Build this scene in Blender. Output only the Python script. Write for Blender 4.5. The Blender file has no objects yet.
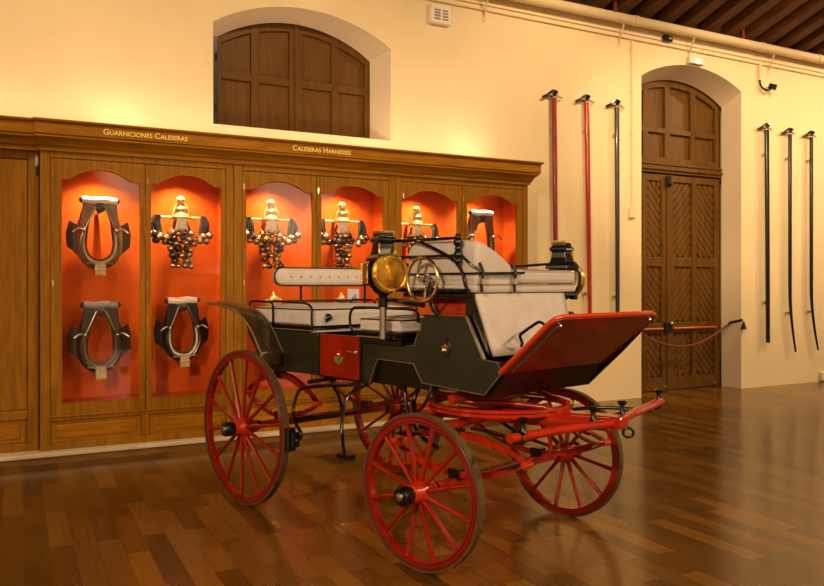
import bpy, bmesh, math, random
from mathutils import Vector, Matrix
PI = math.pi
C = bpy.context.scene.collection
sc = bpy.context.scene
random.seed(7)

# ------------------------------------------------------------------ materials
def _nodes(name):
    m = bpy.data.materials.new(name); m.use_nodes = True
    nt = m.node_tree; b = nt.nodes['Principled BSDF']
    return m, nt, b
def N(nt, t, **kw):
    n = nt.nodes.new(t)
    for k, v in kw.items(): setattr(n, k, v)
    return n
def rgb(c): return (c[0], c[1], c[2], 1)
def mat(name, col, rough=.5, metal=0, noise=.0, scale=20, bump=0, coat=0, spec=.5, emit=None, stretch=(1,1,1), sheen=0, detail=5):
    m, nt, b = _nodes(name)
    b.inputs['Roughness'].default_value = rough
    b.inputs['Metallic'].default_value = metal
    b.inputs['Coat Weight'].default_value = coat
    b.inputs['Coat Roughness'].default_value = .08
    b.inputs['Specular IOR Level'].default_value = spec
    b.inputs['Sheen Weight'].default_value = sheen
    tc = N(nt, 'ShaderNodeTexCoord'); mp = N(nt, 'ShaderNodeMapping')
    mp.inputs['Scale'].default_value = stretch
    nt.links.new(tc.outputs['Object'], mp.inputs['Vector'])
    nz = N(nt, 'ShaderNodeTexNoise'); nz.inputs['Scale'].default_value = scale; nz.inputs['Detail'].default_value = detail
    nt.links.new(mp.outputs['Vector'], nz.inputs['Vector'])
    rp = N(nt, 'ShaderNodeValToRGB')
    rp.color_ramp.elements[0].position = .3; rp.color_ramp.elements[1].position = .7
    rp.color_ramp.elements[0].color = rgb([c * (1 - noise) for c in col]); rp.color_ramp.elements[1].color = rgb([min(1, c * (1 + noise)) for c in col])
    nt.links.new(nz.outputs['Fac'], rp.inputs['Fac']); nt.links.new(rp.outputs['Color'], b.inputs['Base Color'])
    if bump:
        bp = N(nt, 'ShaderNodeBump'); bp.inputs['Strength'].default_value = bump; bp.inputs['Distance'].default_value = .01
        nt.links.new(nz.outputs['Fac'], bp.inputs['Height']); nt.links.new(bp.outputs['Normal'], b.inputs['Normal'])
    if emit:
        b.inputs['Emission Color'].default_value = rgb(emit[0]); b.inputs['Emission Strength'].default_value = emit[1]
    return m

def wood(name, c1, c2, rough=.4, axis='Z', scale=3.0, coat=.0):
    st = {'Z': (9, 9, .7), 'X': (.7, 9, 9), 'Y': (9, .7, 9)}[axis]
    m, nt, b = _nodes(name)
    b.inputs['Roughness'].default_value = rough; b.inputs['Coat Weight'].default_value = coat; b.inputs['Specular IOR Level'].default_value = .2
    tc = N(nt, 'ShaderNodeTexCoord'); mp = N(nt, 'ShaderNodeMapping'); mp.inputs['Scale'].default_value = st
    nt.links.new(tc.outputs['Object'], mp.inputs['Vector'])
    nz = N(nt, 'ShaderNodeTexNoise'); nz.inputs['Scale'].default_value = scale; nz.inputs['Detail'].default_value = 8; nz.inputs['Roughness'].default_value = .65; nz.inputs['Distortion'].default_value = .6
    nt.links.new(mp.outputs['Vector'], nz.inputs['Vector'])
    rp = N(nt, 'ShaderNodeValToRGB'); e = rp.color_ramp.elements
    e[0].position = .32; e[0].color = rgb(c1); e[1].position = .68; e[1].color = rgb(c2)
    nt.links.new(nz.outputs['Fac'], rp.inputs['Fac']); nt.links.new(rp.outputs['Color'], b.inputs['Base Color'])
    bp = N(nt, 'ShaderNodeBump'); bp.inputs['Strength'].default_value = .15; bp.inputs['Distance'].default_value = .004
    nt.links.new(nz.outputs['Fac'], bp.inputs['Height']); nt.links.new(bp.outputs['Normal'], b.inputs['Normal'])
    return m

def floor_mat():
    m, nt, b = _nodes('parquet')
    tc = N(nt, 'ShaderNodeTexCoord'); mp = N(nt, 'ShaderNodeMapping'); mp.inputs['Rotation'].default_value = (0, 0, math.radians(90 + 2.5))
    nt.links.new(tc.outputs['Object'], mp.inputs['Vector'])
    br = N(nt, 'ShaderNodeTexBrick'); br.offset = .37; br.offset_frequency = 2
    br.inputs['Scale'].default_value = 1.0; br.inputs['Brick Width'].default_value = .85; br.inputs['Row Height'].default_value = .135
    br.inputs['Mortar Size'].default_value = .0012; br.inputs['Mortar Smooth'].default_value = .1; br.inputs['Bias'].default_value = 0
    br.inputs['Color1'].default_value = (.18, .18, .18, 1); br.inputs['Color2'].default_value = (.9, .9, .9, 1); br.inputs['Mortar'].default_value = (0, 0, 0, 1)
    nt.links.new(mp.outputs['Vector'], br.inputs['Vector'])
    sx = N(nt, 'ShaderNodeMapping'); sx.inputs['Scale'].default_value = (1.2, 14, 1)
    nt.links.new(mp.outputs['Vector'], sx.inputs['Vector'])
    nz = N(nt, 'ShaderNodeTexNoise'); nz.inputs['Scale'].default_value = 3; nz.inputs['Detail'].default_value = 8; nz.inputs['Roughness'].default_value = .6
    nt.links.new(sx.outputs['Vector'], nz.inputs['Vector'])
    mx = N(nt, 'ShaderNodeMix'); mx.data_type = 'FLOAT'; mx.inputs[0].default_value = .34
    nt.links.new(br.outputs['Color'], mx.inputs[2]); nt.links.new(nz.outputs['Fac'], mx.inputs[3])
    rp = N(nt, 'ShaderNodeValToRGB'); e = rp.color_ramp.elements
    e[0].position = .12; e[0].color = (.045, .017, .002, 1); e[1].position = .85; e[1].color = (.25, .112, .015, 1)
    k = e.new(.42); k.color = (.110, .047, .005, 1)
    nt.links.new(mx.outputs[0], rp.inputs['Fac']); nt.links.new(rp.outputs['Color'], b.inputs['Base Color'])
    rr = N(nt, 'ShaderNodeMapRange'); rr.inputs['To Min'].default_value = .13; rr.inputs['To Max'].default_value = .25
    nt.links.new(nz.outputs['Fac'], rr.inputs['Value']); nt.links.new(rr.outputs['Result'], b.inputs['Roughness'])
    bp = N(nt, 'ShaderNodeBump'); bp.inputs['Strength'].default_value = .08; bp.inputs['Distance'].default_value = .003
    nt.links.new(mx.outputs[0], bp.inputs['Height']); nt.links.new(bp.outputs['Normal'], b.inputs['Normal'])
    b.inputs['Specular IOR Level'].default_value = .3
    return m

def glass_mat(name='case_glass', tint=(1, 1, 1), rough=.0):
    m, nt, b = _nodes(name)
    b.inputs['Base Color'].default_value = rgb(tint); b.inputs['Roughness'].default_value = rough
    tr = N(nt, 'ShaderNodeBsdfTransparent'); gl = N(nt, 'ShaderNodeBsdfGlossy'); gl.inputs['Roughness'].default_value = rough
    tr.inputs['Color'].default_value = rgb(tint)
    fr = N(nt, 'ShaderNodeFresnel'); fr.inputs['IOR'].default_value = 1.30
    mx = N(nt, 'ShaderNodeMixShader'); out = nt.nodes['Material Output']
    nt.links.new(fr.outputs['Fac'], mx.inputs[0]); nt.links.new(tr.outputs[0], mx.inputs[1]); nt.links.new(gl.outputs[0], mx.inputs[2])
    nt.links.new(mx.outputs[0], out.inputs['Surface'])
    return m

M = dict(
    plaster=mat('plaster', (.86, .70, .44), .9, noise=.035, scale=1.3, spec=.15, detail=3),
    plaster2=mat('reveal_plaster', (.84, .70, .52), .9, noise=.04, scale=1.5, spec=.15, detail=3),
    floor=floor_mat(),
    stone=mat('step_stone', (.62, .50, .36), .55, noise=.15, scale=6, stretch=(.5, 1, 1)),
    kick=wood('kick_wood', (.16, .075, .02), (.28, .14, .04), .5, 'X'),
    oak=wood('oak', (.19, .077, .002), (.36, .150, .004), .5, 'Z', 3.5),
    oakx=wood('oak_rail', (.235, .092, .002), (.45, .185, .004), .5, 'X', 3.5),  # cross-grain oak, lightened to paint in the light on the cornice
    brownwood=wood('shutter_wood', (.095, .040, .004), (.15, .066, .008), .5, 'Z', 3),
    doorwood=wood('gate_wood', (.085, .037, .005), (.175, .078, .011), .42, 'Z', 3),
    rafter=wood('rafter_wood', (.09, .030, .010), (.17, .062, .018), .6, 'Y', 2),
    boards=wood('ceiling_boards', (.035, .010, .003), (.06, .018, .006), .7, 'Y', 2),
    felt=mat('orange_felt', (.56, .090, .004), .85, noise=.12, scale=5, spec=.2, stretch=(1, 1, .25)),
    leather=mat('dark_leather', (.050, .026, .016), .38, noise=.3, scale=14, bump=.15),
    brownleather=mat('brown_leather', (.21, .105, .048), .42, noise=.25, scale=12, bump=.15),
    blackleather=mat('black_leather', (.014, .010, .009), .28, noise=.2, scale=12),
    straw=mat('straw_padding', (.55, .42, .25), .85, noise=.2, scale=30, bump=.3),
    silver=mat('silver', (.72, .68, .62), .22, 1, noise=.08, scale=8),
    steel=mat('steel', (.50, .46, .40), .3, 1, noise=.1, scale=8),
    brass=mat('brass', (.82, .60, .28), .2, 1, noise=.1, scale=10),
    lampbrass=mat('lamp_gilt', (1.0, .60, .10), .18, .9, noise=.1, scale=14),
    gold=mat('gilt', (1.0, .74, .30), .3, .6, noise=.1, scale=14),
    goldpaint=mat('gold_lettering', (1.0, .74, .16), .4, .0),
    bell=mat('bell_metal', (.72, .52, .24), .24, 1, noise=.3, scale=18),
    darkbell=mat('dark_bell_metal', (.17, .13, .10), .25, 1, noise=.4, scale=18),
    whitecap=mat('white_leather', (.82, .76, .68), .35, noise=.1, scale=14, bump=.2),
    greycap=mat('grey_leather', (.30, .28, .29), .35, noise=.2, scale=14, bump=.2),
    darksteel=mat('dark_steel', (.22, .18, .14), .32, 1, noise=.2, scale=8),
    infill=mat('dark_infill', (.03, .010, .004), .8),
    tassel=mat('wool_tassel', (.040, .030, .032), .9, noise=.4, scale=60, bump=.5),
    tasselw=mat('white_plume', (.75, .70, .62), .9, noise=.2, scale=60, bump=.5),
    red=mat('red_lacquer', (.27, .008, .002), .20, noise=.2, scale=5, coat=.5),
    redor=mat('vermilion_lacquer', (.40, .019, .003), .18, noise=.2, scale=5, coat=.5),
    redrim=mat('red_rim', (.58, .045, .006), .25, noise=.05, scale=6, coat=.5),
    darkred=mat('dash_leather', (.20, .022, .006), .24, noise=.12, scale=4, coat=.4),
    darkgreen=mat('dark_green_lacquer', (.019, .020, .010), .34, noise=.3, scale=5, coat=.15, spec=.4),
    black=mat('black_iron', (.005, .004, .003), .22, noise=.2, scale=10, coat=.1),
    blackpaint=mat('black_body', (.006, .004, .003), .3, noise=.2, scale=6, coat=.1, spec=.3),
    canvas=mat('canvas', (.50, .45, .44), .9, noise=.06, scale=9, bump=.1, spec=.15),
    cushion=mat('cushion_cloth', (.60, .55, .56), .9, noise=.07, scale=12, bump=.1, spec=.15),
    tyre=mat('iron_tyre', (.085, .048, .014), .6, .0, noise=.2, scale=20),
    mudguard=mat('mudguard_leather', (.040, .021, .008), .28, noise=.2, scale=6, coat=.3),
    pinstripe=mat('pinstripe', (.22, .13, .06), .5),
    green=mat('dark_green_pole', (.016, .020, .014), .3, coat=.4),
    cream=mat('cream_paint', (.78, .60, .36), .6, noise=.03, scale=4),
    white=mat('white_plastic', (.8, .74, .64), .5),
    card=mat('display_card', (.70, .78, .90), .6),
    ink=mat('card_ink', (.18, .26, .50), .6),
    lampglow=mat('exit_glow', (.9, .85, .75), .4, emit=((1, .86, .6), .5)),
    rope=mat('red_rope', (.20, .05, .02), .8),
    barorange=mat('orange_bar', (.55, .11, .02), .4),
    emblemgreen=mat('emblem_green', (.10, .20, .04), .5),
    glass=glass_mat(),
    lensglass=glass_mat('lens_glass', (1.0, .93, .8)),
    reflector=mat('silvered_reflector', (1.0, .80, .40), .09, 1, noise=.10, scale=30, bump=.1),
    text=None,
)

# ------------------------------------------------------------------ mesh helpers
def link(name, bm, m, parent=None, smooth=False, bevel=0, kind=None, autosm=True):
    me = bpy.data.meshes.new(name)
    bmesh.ops.recalc_face_normals(bm, faces=bm.faces[:])
    bm.to_mesh(me); bm.free()
    if m is not None: me.materials.append(m)
    o = bpy.data.objects.new(name, me); C.objects.link(o)
    if parent is not None: o.parent = parent
    if smooth:
        for p in me.polygons: p.use_smooth = True
        if autosm:
            try: me.set_sharp_from_angle(angle=math.radians(38))
            except Exception: pass
    if bevel:
        b = o.modifiers.new('bevel', 'BEVEL'); b.width = bevel; b.segments = 2; b.limit_method = 'ANGLE'; b.angle_limit = math.radians(40)
    if kind: o['kind'] = kind
    return o
def B(): return bmesh.new()
def box(bm, x0, x1, y0, y1, z0, z1, mtx=None):
    vs = [Vector((x, y, z)) for x in (x0, x1) for y in (y0, y1) for z in (z0, z1)]
    if mtx is not None: vs = [mtx @ v for v in vs]
    v = [bm.verts.new(p) for p in vs]
    for f in ((0,1,3,2),(4,6,7,5),(0,4,5,1),(2,3,7,6),(0,2,6,4),(1,5,7,3)): bm.faces.new([v[i] for i in f])
def frame_of(t, up=None):
    t = t.normalized()
    u = Vector((0, 0, 1)) if up is None else Vector(up)
    if abs(t.dot(u)) > .95: u = Vector((1, 0, 0))
    a = u.cross(t).normalized(); b = t.cross(a).normalized()
    return a, b
def spline(pts, n=8, closed=False):
    P = [Vector(p) for p in pts]; out = []
    L = len(P); rng = range(L if closed else L - 1)
    for i in rng:
        p0 = P[(i - 1) % L] if (closed or i > 0) else P[0] * 2 - P[1]
        p1 = P[i]; p2 = P[(i + 1) % L]
        p3 = P[(i + 2) % L] if (closed or i + 2 < L) else P[-1] * 2 - P[-2]
        for k in range(n):
            t = k / n
            out.append(.5 * ((2 * p1) + (p2 - p0) * t + (2 * p0 - 5 * p1 + 4 * p2 - p3) * t * t + (3 * p1 - p0 - 3 * p2 + p3) * t ** 3))
    if not closed: out.append(P[-1].copy())
    return out
def tube(bm, pts, r, seg=10, closed=False, up=None, sy=1.0, cap=True, square=False):
    """sweep a circle (or flattened/square section) along points; r a number or list"""
    P = [Vector(p) for p in pts]; n = len(P); rings = []
    pa = None
    for i, p in enumerate(P):
        if closed: t = P[(i + 1) % n] - P[(i - 1) % n]
        else: t = P[min(i + 1, n - 1)] - P[max(i - 1, 0)]
        t = t.normalized()
        if pa is None or up is not None: a, b = frame_of(t, up)
        else:
            a = (pa - t * pa.dot(t)).normalized(); b = t.cross(a).normalized()
        pa = a
        rr = r[i] if isinstance(r, (list, tuple)) else r
        if square:
            sec = [(-1, -1), (1, -1), (1, 1), (-1, 1)]
        else:
            sec = [(math.cos(2 * PI * k / seg), math.sin(2 * PI * k / seg)) for k in range(seg)]
        rings.append([bm.verts.new(p + a * (c * rr) + b * (s * rr * sy)) for c, s in sec])
    m = len(rings[0])
    for i in range(n if closed else n - 1):
        A, Bq = rings[i], rings[(i + 1) % n]
        for k in range(m): bm.faces.new((A[k], A[(k + 1) % m], Bq[(k + 1) % m], Bq[k]))
    if cap and not closed:
        bm.faces.new(rings[0][::-1]); bm.faces.new(rings[-1])
def lathe(bm, prof, origin=(0, 0, 0), axis=(0, 0, 1), seg=24, cap=True):
    """prof: list of (radius, height along axis)"""
    ax = Vector(axis).normalized(); a, b = frame_of(ax); o = Vector(origin); rings = []
    for r, h in prof:
        rings.append([bm.verts.new(o + ax * h + (a * math.cos(2 * PI * k / seg) + b * math.sin(2 * PI * k / seg)) * max(r, 1e-4)) for k in range(seg)])
    for i in range(len(rings) - 1):
        for k in range(seg): bm.faces.new((rings[i][k], rings[i][(k + 1) % seg], rings[i + 1][(k + 1) % seg], rings[i + 1][k]))
    if cap: bm.faces.new(rings[0][::-1]); bm.faces.new(rings[-1])
def prism(bm, poly, lo, hi, plane='xz'):
    """extrude a polygon: plane xz -> along y, yz -> along x, xy -> along z"""
    def P(a, b, c): return {'xz': (a, c, b), 'yz': (c, a, b), 'xy': (a, b, c)}[plane]
    A = [bm.verts.new(P(a, b, lo)) for a, b in poly]; Q = [bm.verts.new(P(a, b, hi)) for a, b in poly]
    n = len(poly)
    bm.faces.new(A); bm.faces.new(Q[::-1])
    for i in range(n): bm.faces.new((A[i], Q[i], Q[(i + 1) % n], A[(i + 1) % n]))
def ball(bm, c, r, seg=12, rings=8, sz=1.0):
    mt = Matrix.Translation(Vector(c)) @ Matrix.Diagonal((r, r, r * sz, 1))
    bmesh.ops.create_uvsphere(bm, u_segments=seg, v_segments=rings, radius=1, matrix=mt)
def loft(bm, rows, closed=False):
    V = [[bm.verts.new(p) for p in r] for r in rows]
    for i in range(len(V) - 1):
        m = len(V[i])
        for k in range(m if closed else m - 1): bm.faces.new((V[i][k], V[i][(k + 1) % m], V[i + 1][(k + 1) % m], V[i + 1][k]))
    return V
def pillow(name, x0, x1, y0, y1, z0, z1, m, parent, r=.03, crown=.02, piping=True):
    """soft rounded cushion with crowned top"""
    bm = B(); box(bm, x0, x1, y0, y1, z0, z1)
    bmesh.ops.subdivide_edges(bm, edges=bm.edges[:], cuts=5, use_grid_fill=True)
    for v in bm.verts:
        u = (v.co.x - x0) / (x1 - x0) * 2 - 1; w = (v.co.y - y0) / (y1 - y0) * 2 - 1
        if v.co.z > (z0 + z1) / 2: v.co.z += crown * max(0, 1 - u * u) ** .5 * max(0, 1 - w * w) ** .5
    o = link(name, bm, m, parent, smooth=True, autosm=False)
    b = o.modifiers.new('bevel', 'BEVEL'); b.width = r; b.segments = 4; b.limit_method = 'ANGLE'; b.angle_limit = math.radians(50)
    if piping:
        for z in (z1 - .004,):
            bm = B(); q = .012
            tube(bm, [(x0 + q, y0 - .001, z), (x1 - q, y0 - .001, z), (x1 + .001, y0 + q, z), (x1 + .001, y1 - q, z), (x1 - q, y1 + .001, z), (x0 + q, y1 + .001, z), (x0 - .001, y1 - q, z), (x0 - .001, y0 + q, z)], .0045, 6, closed=True)
            link('piping', bm, M['blackleather'], o, smooth=True)
    return o
def thing(name, label, cat, loc=(0, 0, 0), rz=0, group=None):
    o = bpy.data.objects.new(name, None); C.objects.link(o); o.empty_display_size = .2
    o.location = loc; o.rotation_euler = (0, 0, rz)
    o['label'] = label; o['category'] = cat
    if group: o['group'] = group
    return o
def tag(o, label, cat, group=None):
    o['label'] = label; o['category'] = cat
    if group: o['group'] = group
    return o
def part(name, parent, loc=(0, 0, 0), rz=0):
    o = bpy.data.objects.new(name, None); C.objects.link(o); o.parent = parent; o.location = loc; o.rotation_euler = (0, 0, rz); o.empty_display_size = .1
    return o
def copy_tree(o, parent=None):
    c = o.copy(); C.objects.link(c); c.parent = parent
    for ch in list(o.children): copy_tree(ch, c)
    return c

# ------------------------------------------------------------------ room shell
XL, XR, YF, ZW = -7.0, 22.0, -13.0, 5.33
def arc(x0, x1, zs0, zs1, zp, n=24):
    """shallow arch from (x0,zs0) over peak zp to (x1,zs1)"""
    out = []
    for i in range(n + 1):
        t = i / n; base = zs0 + (zs1 - zs0) * t
        s = 1 - (2 * t - 1) ** 2
        s = s ** .92
        out.append((x0 + (x1 - x0) * t, base + (zp - (zs0 + zs1) / 2) * s))
    return out
WX0, WX1, WZ0 = 2.215, 4.31, 3.285
win_o = arc(WX0, WX1, 4.36, 4.36, 4.66); win_i = arc(2.30, 4.19, 4.27, 4.27, 4.575)
DX0, DX1 = 8.27, 10.325
door_o = arc(DX0, DX1, 4.54, 4.54, 4.80); door_i = arc(8.29, 10.312, 4.36, 4.36, 4.665)
bm = B()
def quad(pts): bm.faces.new([bm.verts.new(p) for p in pts])
def wface(poly): bm.faces.new([bm.verts.new((x, 0, z)) for x, z in poly])
wface([(XL, 0), (WX0, 0), (WX0, ZW), (XL, ZW)])
wface([(WX0, 0), (WX1, 0), (WX1, WZ0), (WX0, WZ0)])
for i in range(24):
    a, b2 = win_o[i], win_o[i + 1]; wface([a, b2, (b2[0], ZW), (a[0], ZW)])
wface([(WX1, 0), (DX0, 0), (DX0, ZW), (WX1, ZW)])
for i in range(24):
    a, b2 = door_o[i], door_o[i + 1]; wface([a, b2, (b2[0], ZW), (a[0], ZW)])
wface([(DX1, 0), (XR, 0), (XR, ZW), (DX1, ZW)])
box(bm, XL, XR, .62, .72, 0, ZW + .16)
box(bm, XL, XR, .06, .7, ZW, ZW + .02)
link('wall_back', bm, M['plaster'], kind='structure')
# splayed reveals
bm = B()
def reveal(outer, inner, zo, zi, y1):
    O = [(outer[0][0], 0, zo)] + [(x, 0, z) for x, z in outer] + [(outer[-1][0], 0, zo)]
    I = [(inner[0][0], y1, zi)] + [(x, y1, z) for x, z in inner] + [(inner[-1][0], y1, zi)]
    loft(bm, [O, I], closed=zo > 0)
reveal(win_o, win_i, WZ0, WZ0, .32); link('trim_1', bm, M['plaster2'], kind='structure')
bm = B(); reveal(door_o, door_i, 0, 0, .36); link('trim_2', bm, M['plaster2'], kind='structure')
bm = B(); box(bm, XL, XR, YF, .72, -.12, 0); link('floor', bm, M['floor'], kind='structure')

# arched window with closed shutters
w1 = part('window_1', None); w1['kind'] = 'structure'
def panel_grid(bm, xs, zs, top, y, t=.02):
    for i in range(len(xs) - 1):
        pass
bm = B(); poly = [(2.27, WZ0)] + [(4.22, WZ0)] + [(x, z + .03) for x, z in reversed(win_i)]
prism(bm, [(2.20, WZ0 - .02), (4.28, WZ0 - .02)] + [(x, z + .03) for x, z in reversed(arc(2.20, 4.28, 4.24, 4.24, 4.575))], .36, .42)
link('shutter_backing', bm, M['brownwood'], w1)
def zarch(x, off=0):
    t = (x - 2.30) / (4.19 - 2.30); t = min(1, max(0, t))
    return 4.27 + (4.575 - 4.27) * (1 - (2 * t - 1) ** 2) ** .92 + off
def leafbars(xa, xb, xm):
    b_ = B()
    for x, w in ((xa + .035, .035), (xm, .045), (xb - .035, .035)):
        n = 2
        prism(b_, [(x - w, WZ0), (x + w, WZ0), (x + w, zarch(x + w)), (x - w, zarch(x - w))], .325, .365)
    for z0, z1 in ((WZ0, WZ0 + .08), (3.86, 3.95)):
        box(b_, xa + .06, xm - .04, .33, .365, z0, z1); box(b_, xm + .04, xb - .06, .33, .365, z0, z1)
    P = []
    K = 10
    for i in range(K + 1):
        x = xa + .05 + (xb - xa - .1) * i / K; P.append((x, zarch(x)))
    prism(b_, P + [(x, z - .09) for x, z in reversed(P)], .33, .365)
    return b_
link('shutter_leaf', leafbars(2.315, 3.245, 2.77), M['brownwood'], w1, bevel=.006)
link('shutter_leaf', leafbars(3.265, 4.19, 3.74), M['brownwood'], w1, bevel=.006)
bm = B(); box(bm, 3.235, 3.275, .30, .345, WZ0, 4.56); link('meeting_stile', bm, M['brownwood'], w1, bevel=.005)
bm = B(); box(bm, 2.235, 2.31, .17, .35, WZ0, 4.26); link('window_jamb', bm, M['blackleather'], w1, bevel=.004)
bm = B()
for z in (4.0, 3.45): tube(bm, [(2.29, .165, z), (2.29, .165, z + .08)], .012, 8)
link('hinge', bm, M['blackleather'], w1, smooth=True)

# arched double door
d1 = part('door_1', None); d1['kind'] = 'structure'
bm = B(); prism(bm, [(8.2, 0), (10.36, 0)] + [(x, z + .02) for x, z in reversed(arc(8.2, 10.36, 4.33, 4.33, 4.67))], .44, .50)
link('door_backing', bm, M['doorwood'], d1)
def zd(x):
    t = (x - 8.29) / (10.312 - 8.29); t = min(1, max(0, t)); return 4.36 + (4.665 - 4.36) * (1 - (2 * t - 1) ** 2) ** .92
XM = 9.18
def clipseg(x0, x1, z0, z1, cx_, cz, dirn):
    """clip an infinite 45 degree line through (cx_,cz) to the rectangle"""
    pts = []
    s = 1 if dirn > 0 else -1
    ta, tb = x0 - cx_, x1 - cx_
    za, zb = cz + s * ta * 1.15, cz + s * tb * 1.15
    if max(za, zb) < z0 or min(za, zb) > z1: return None
    def at(z): return cx_ + (z - cz) / (s * 1.15)
    xa, xb = x0, x1
    if s > 0:
        if za < z0: xa = at(z0); za = z0
        if zb > z1: xb = at(z1); zb = z1
    else:
        if za > z1: xa = at(z1); za = z1
        if zb < z0: xb = at(z0); zb = z0
    if xb - xa < .03: return None
    return (xa, za, xb, zb)
def door_leaf(xa, xb, left):
    leaf = B(); f0, f1 = .385, .445
    xm = (xa + xb) / 2
    stiles = [(xa, xa + .11), (xm - .05, xm + .05), (xb - .11, xb)]
    for a, b2 in stiles: box(leaf, a, b2, f0, f1, .006, 3.24)
    rows = [(.20, .86), (1.02, 1.86), (2.0, 3.14)]
    for z0, z1 in ((.008, .20), (.86, 1.02), (1.86, 2.0), (3.14, 3.238)): box(leaf, xa + .1, xb - .1, f0 + .004, f1 - .002, z0, z1)
    o = link('door_leaf', leaf, M['doorwood'], d1, bevel=.006)
    ch = B()
    for ci, (a, b2) in enumerate(((xa + .11, xm - .05), (xm + .05, xb - .11))):
        for ri, (z0, z1) in enumerate(rows):
            s = (1 if ci == 0 else -1)
            if ri == 1 : s = -s if False else s
            zz = z0 - 1.2
            while zz < z1 + 1.2:
                sg = clipseg(a + .012, b2 - .012, z0 + .012, z1 - .012, (a + b2) / 2, zz, s)
                if sg:
                    tube(ch, [(sg[0], .432, sg[1]), (sg[2], .432, sg[3])], (.036), square=True, up=(0, 1, 0), sy=.55)
                zz += .128
    link('chevron_boards', ch, M['doorwood'], o)
    return o
door_leaf(8.26, XM - .012, True); lr = door_leaf(XM + .012, 10.30, False)
bm = B(); box(bm, XM - .03, XM + .03, .36, .40, .006, 3.22); link('meeting_stile', bm, M['doorwood'], d1, bevel=.008)
bm = B(); box(bm, 8.24, 10.34, .36, .45, 3.26, 3.41); box(bm, 8.24, 10.33, .33, .36, 3.30, 3.345); box(bm, 8.24, 10.33, .34, .36, 3.375, 3.40)
link('transom_bar', bm, M['doorwood'], d1, bevel=.008)
bm = B()
for x in (8.33, 8.74, XM, 9.72, 10.25):
    w = .05; prism(bm, [(x - w, 3.4), (x + w, 3.4), (x + w, zd(x + w)), (x - w, zd(x - w))], .39, .445)
box(bm, 8.3, 10.3, .392, .443, 3.41, 3.50); box(bm, 8.3, 10.3, .392, .443, 3.86, 3.94)
P = [(8.3 + 2.0 * i / 16, zd(8.3 + 2.0 * i / 16)) for i in range(17)]
prism(bm, P + [(x, z - .10) for x, z in reversed(P)], .392, .443)
link('transom_panel', bm, M['doorwood'], d1, bevel=.006)
bm = B(); tube(bm, [(8.35, .36, .93), (9.06, .36, .93)], .019, 10); link('push_bar', bm, M['barorange'], d1, smooth=True)
bm = B(); tube(bm, [(9.27, .36, .93), (10.20, .36, .93)], .019, 10); link('push_bar', bm, M['barorange'], d1, smooth=True)
bm = B(); box(bm, 9.09, 9.23, .34, .385, .87, 1.03); link('lock_case', bm, M['blackleather'], d1, bevel=.01)
bm = B(); ball(bm, (9.19, .32, 1.01), .035); link('door_handle', bm, M['brass'], d1, smooth=True)
bm = B(); box(bm, 9.12, 9.19, .33, .37, 3.06, 3.22); ball(bm, (9.16, .32, 3.10), .035); link('door_bolt', bm, M['blackleather'], d1, bevel=.004)
bm = B()
for x in (9.12, 10.16): ball(bm, (x, .375, .06), .02)
link('door_stop', bm, M['silver'], d1, smooth=True)

# ceiling slope with rafters
TAN = .345
bm = B()
L = 9.0
prism(bm, [(.72, ZW + .16), (0, ZW + .16), (-L, ZW + .16 + L * TAN), (-L, ZW + .26 + L * TAN), (.72, ZW + .26)], XL, XR, 'yz')
link('ceiling', bm, M['boards'], kind='structure')
n = 0
x = 5.62
while x < 15.0:
    bm = B(); prism(bm, [(.0, ZW - .02), (-L, ZW - .02 + L * TAN), (-L, ZW + .18 + L * TAN), (.0, ZW + .18)], x, x + .20, 'yz')
    tag(link('rafter', bm, M['rafter'], bevel=.008), 'dark brown timber rafter rising from the wall top at the upper right', 'rafter', 'roof rafters above the wall')
    x += .425
for i, xx in enumerate((7.62, 10.15)):
    t = thing('steel_hanger', ['red steel hanger between rafters above the red poles', 'red steel hanger between rafters right of the arched door'][i], 'hanger', (xx, -.05, 5.30))
    bm = B(); box(bm, -.025, .025, -.14, -.10, .02, .26); link('strap', bm, M['darkred'], t, bevel=.004)
    bm = B(); box(bm, -.028, .028, -.15, -.09, .0, .02); link('foot', bm, M['darkred'], t)

bm = B(); box(bm, XL, XR, .0, .06, ZW + .0, ZW + .24); link('trim_3', bm, M['infill'], kind='structure')
# pipes and cables along the wall top
t = thing('wall_pipe', 'thick cream pipe running along the top of the wall below the rafters', 'pipe')
bm = B(); tube(bm, [(3, -.12, 5.235), (XR - 2, -.12, 5.235)], .066, 16); link('pipe', bm, M['cream'], t, smooth=True)
for xx in (5.4, 8.0, 10.6, 11.95, 13.6):
    bm = B(); tube(bm, [(xx, -.12, 5.235), (xx + .07, -.12, 5.235)], .074, 16); link('pipe_coupling', bm, M['cream'], t, smooth=True)
for xx in (5.62, 7.85, 9.2, 10.95, 12.6):
    bm = B(); tube(bm, [(xx, 0.0, 4.93), (xx - .02, -.12, 5.16)], .012, 8); tube(bm, [(xx, 0, 5.2), (xx - .02, -.12, 5.17)], .01, 8)
    box(bm, xx - .02, xx + .02, -.012, .0, 4.88, 5.0)
    link('bracket', bm, M['cream'], t)
t = thing('cable_conduit', 'thin cream cable conduit pair fixed along the wall under the pipe', 'conduit')
bm = B(); tube(bm, [(3.0, -.018, 5.03), (XR - 2, -.018, 4.99)], .013, 8); link('conduit', bm, M['cream'], t, smooth=True)
bm = B(); tube(bm, [(3.0, -.012, 5.10), (XR - 2, -.012, 5.05)], .009, 8); link('conduit', bm, M['cream'], t, smooth=True)
t = thing('wall_conduit', 'vertical cream conduit with switch box left of the arched door', 'conduit')
bm = B(); tube(bm, [(8.075, -.018, 5.0), (8.075, -.018, 2.66)], .013, 8); link('conduit', bm, M['cream'], t, smooth=True)
bm = B()
for z in (4.86, 4.28, 3.7, 3.1): box(bm, 8.052, 8.098, -.03, 0, z - .012, z + .012)
link('clip', bm, M['cream'], t)
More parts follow.
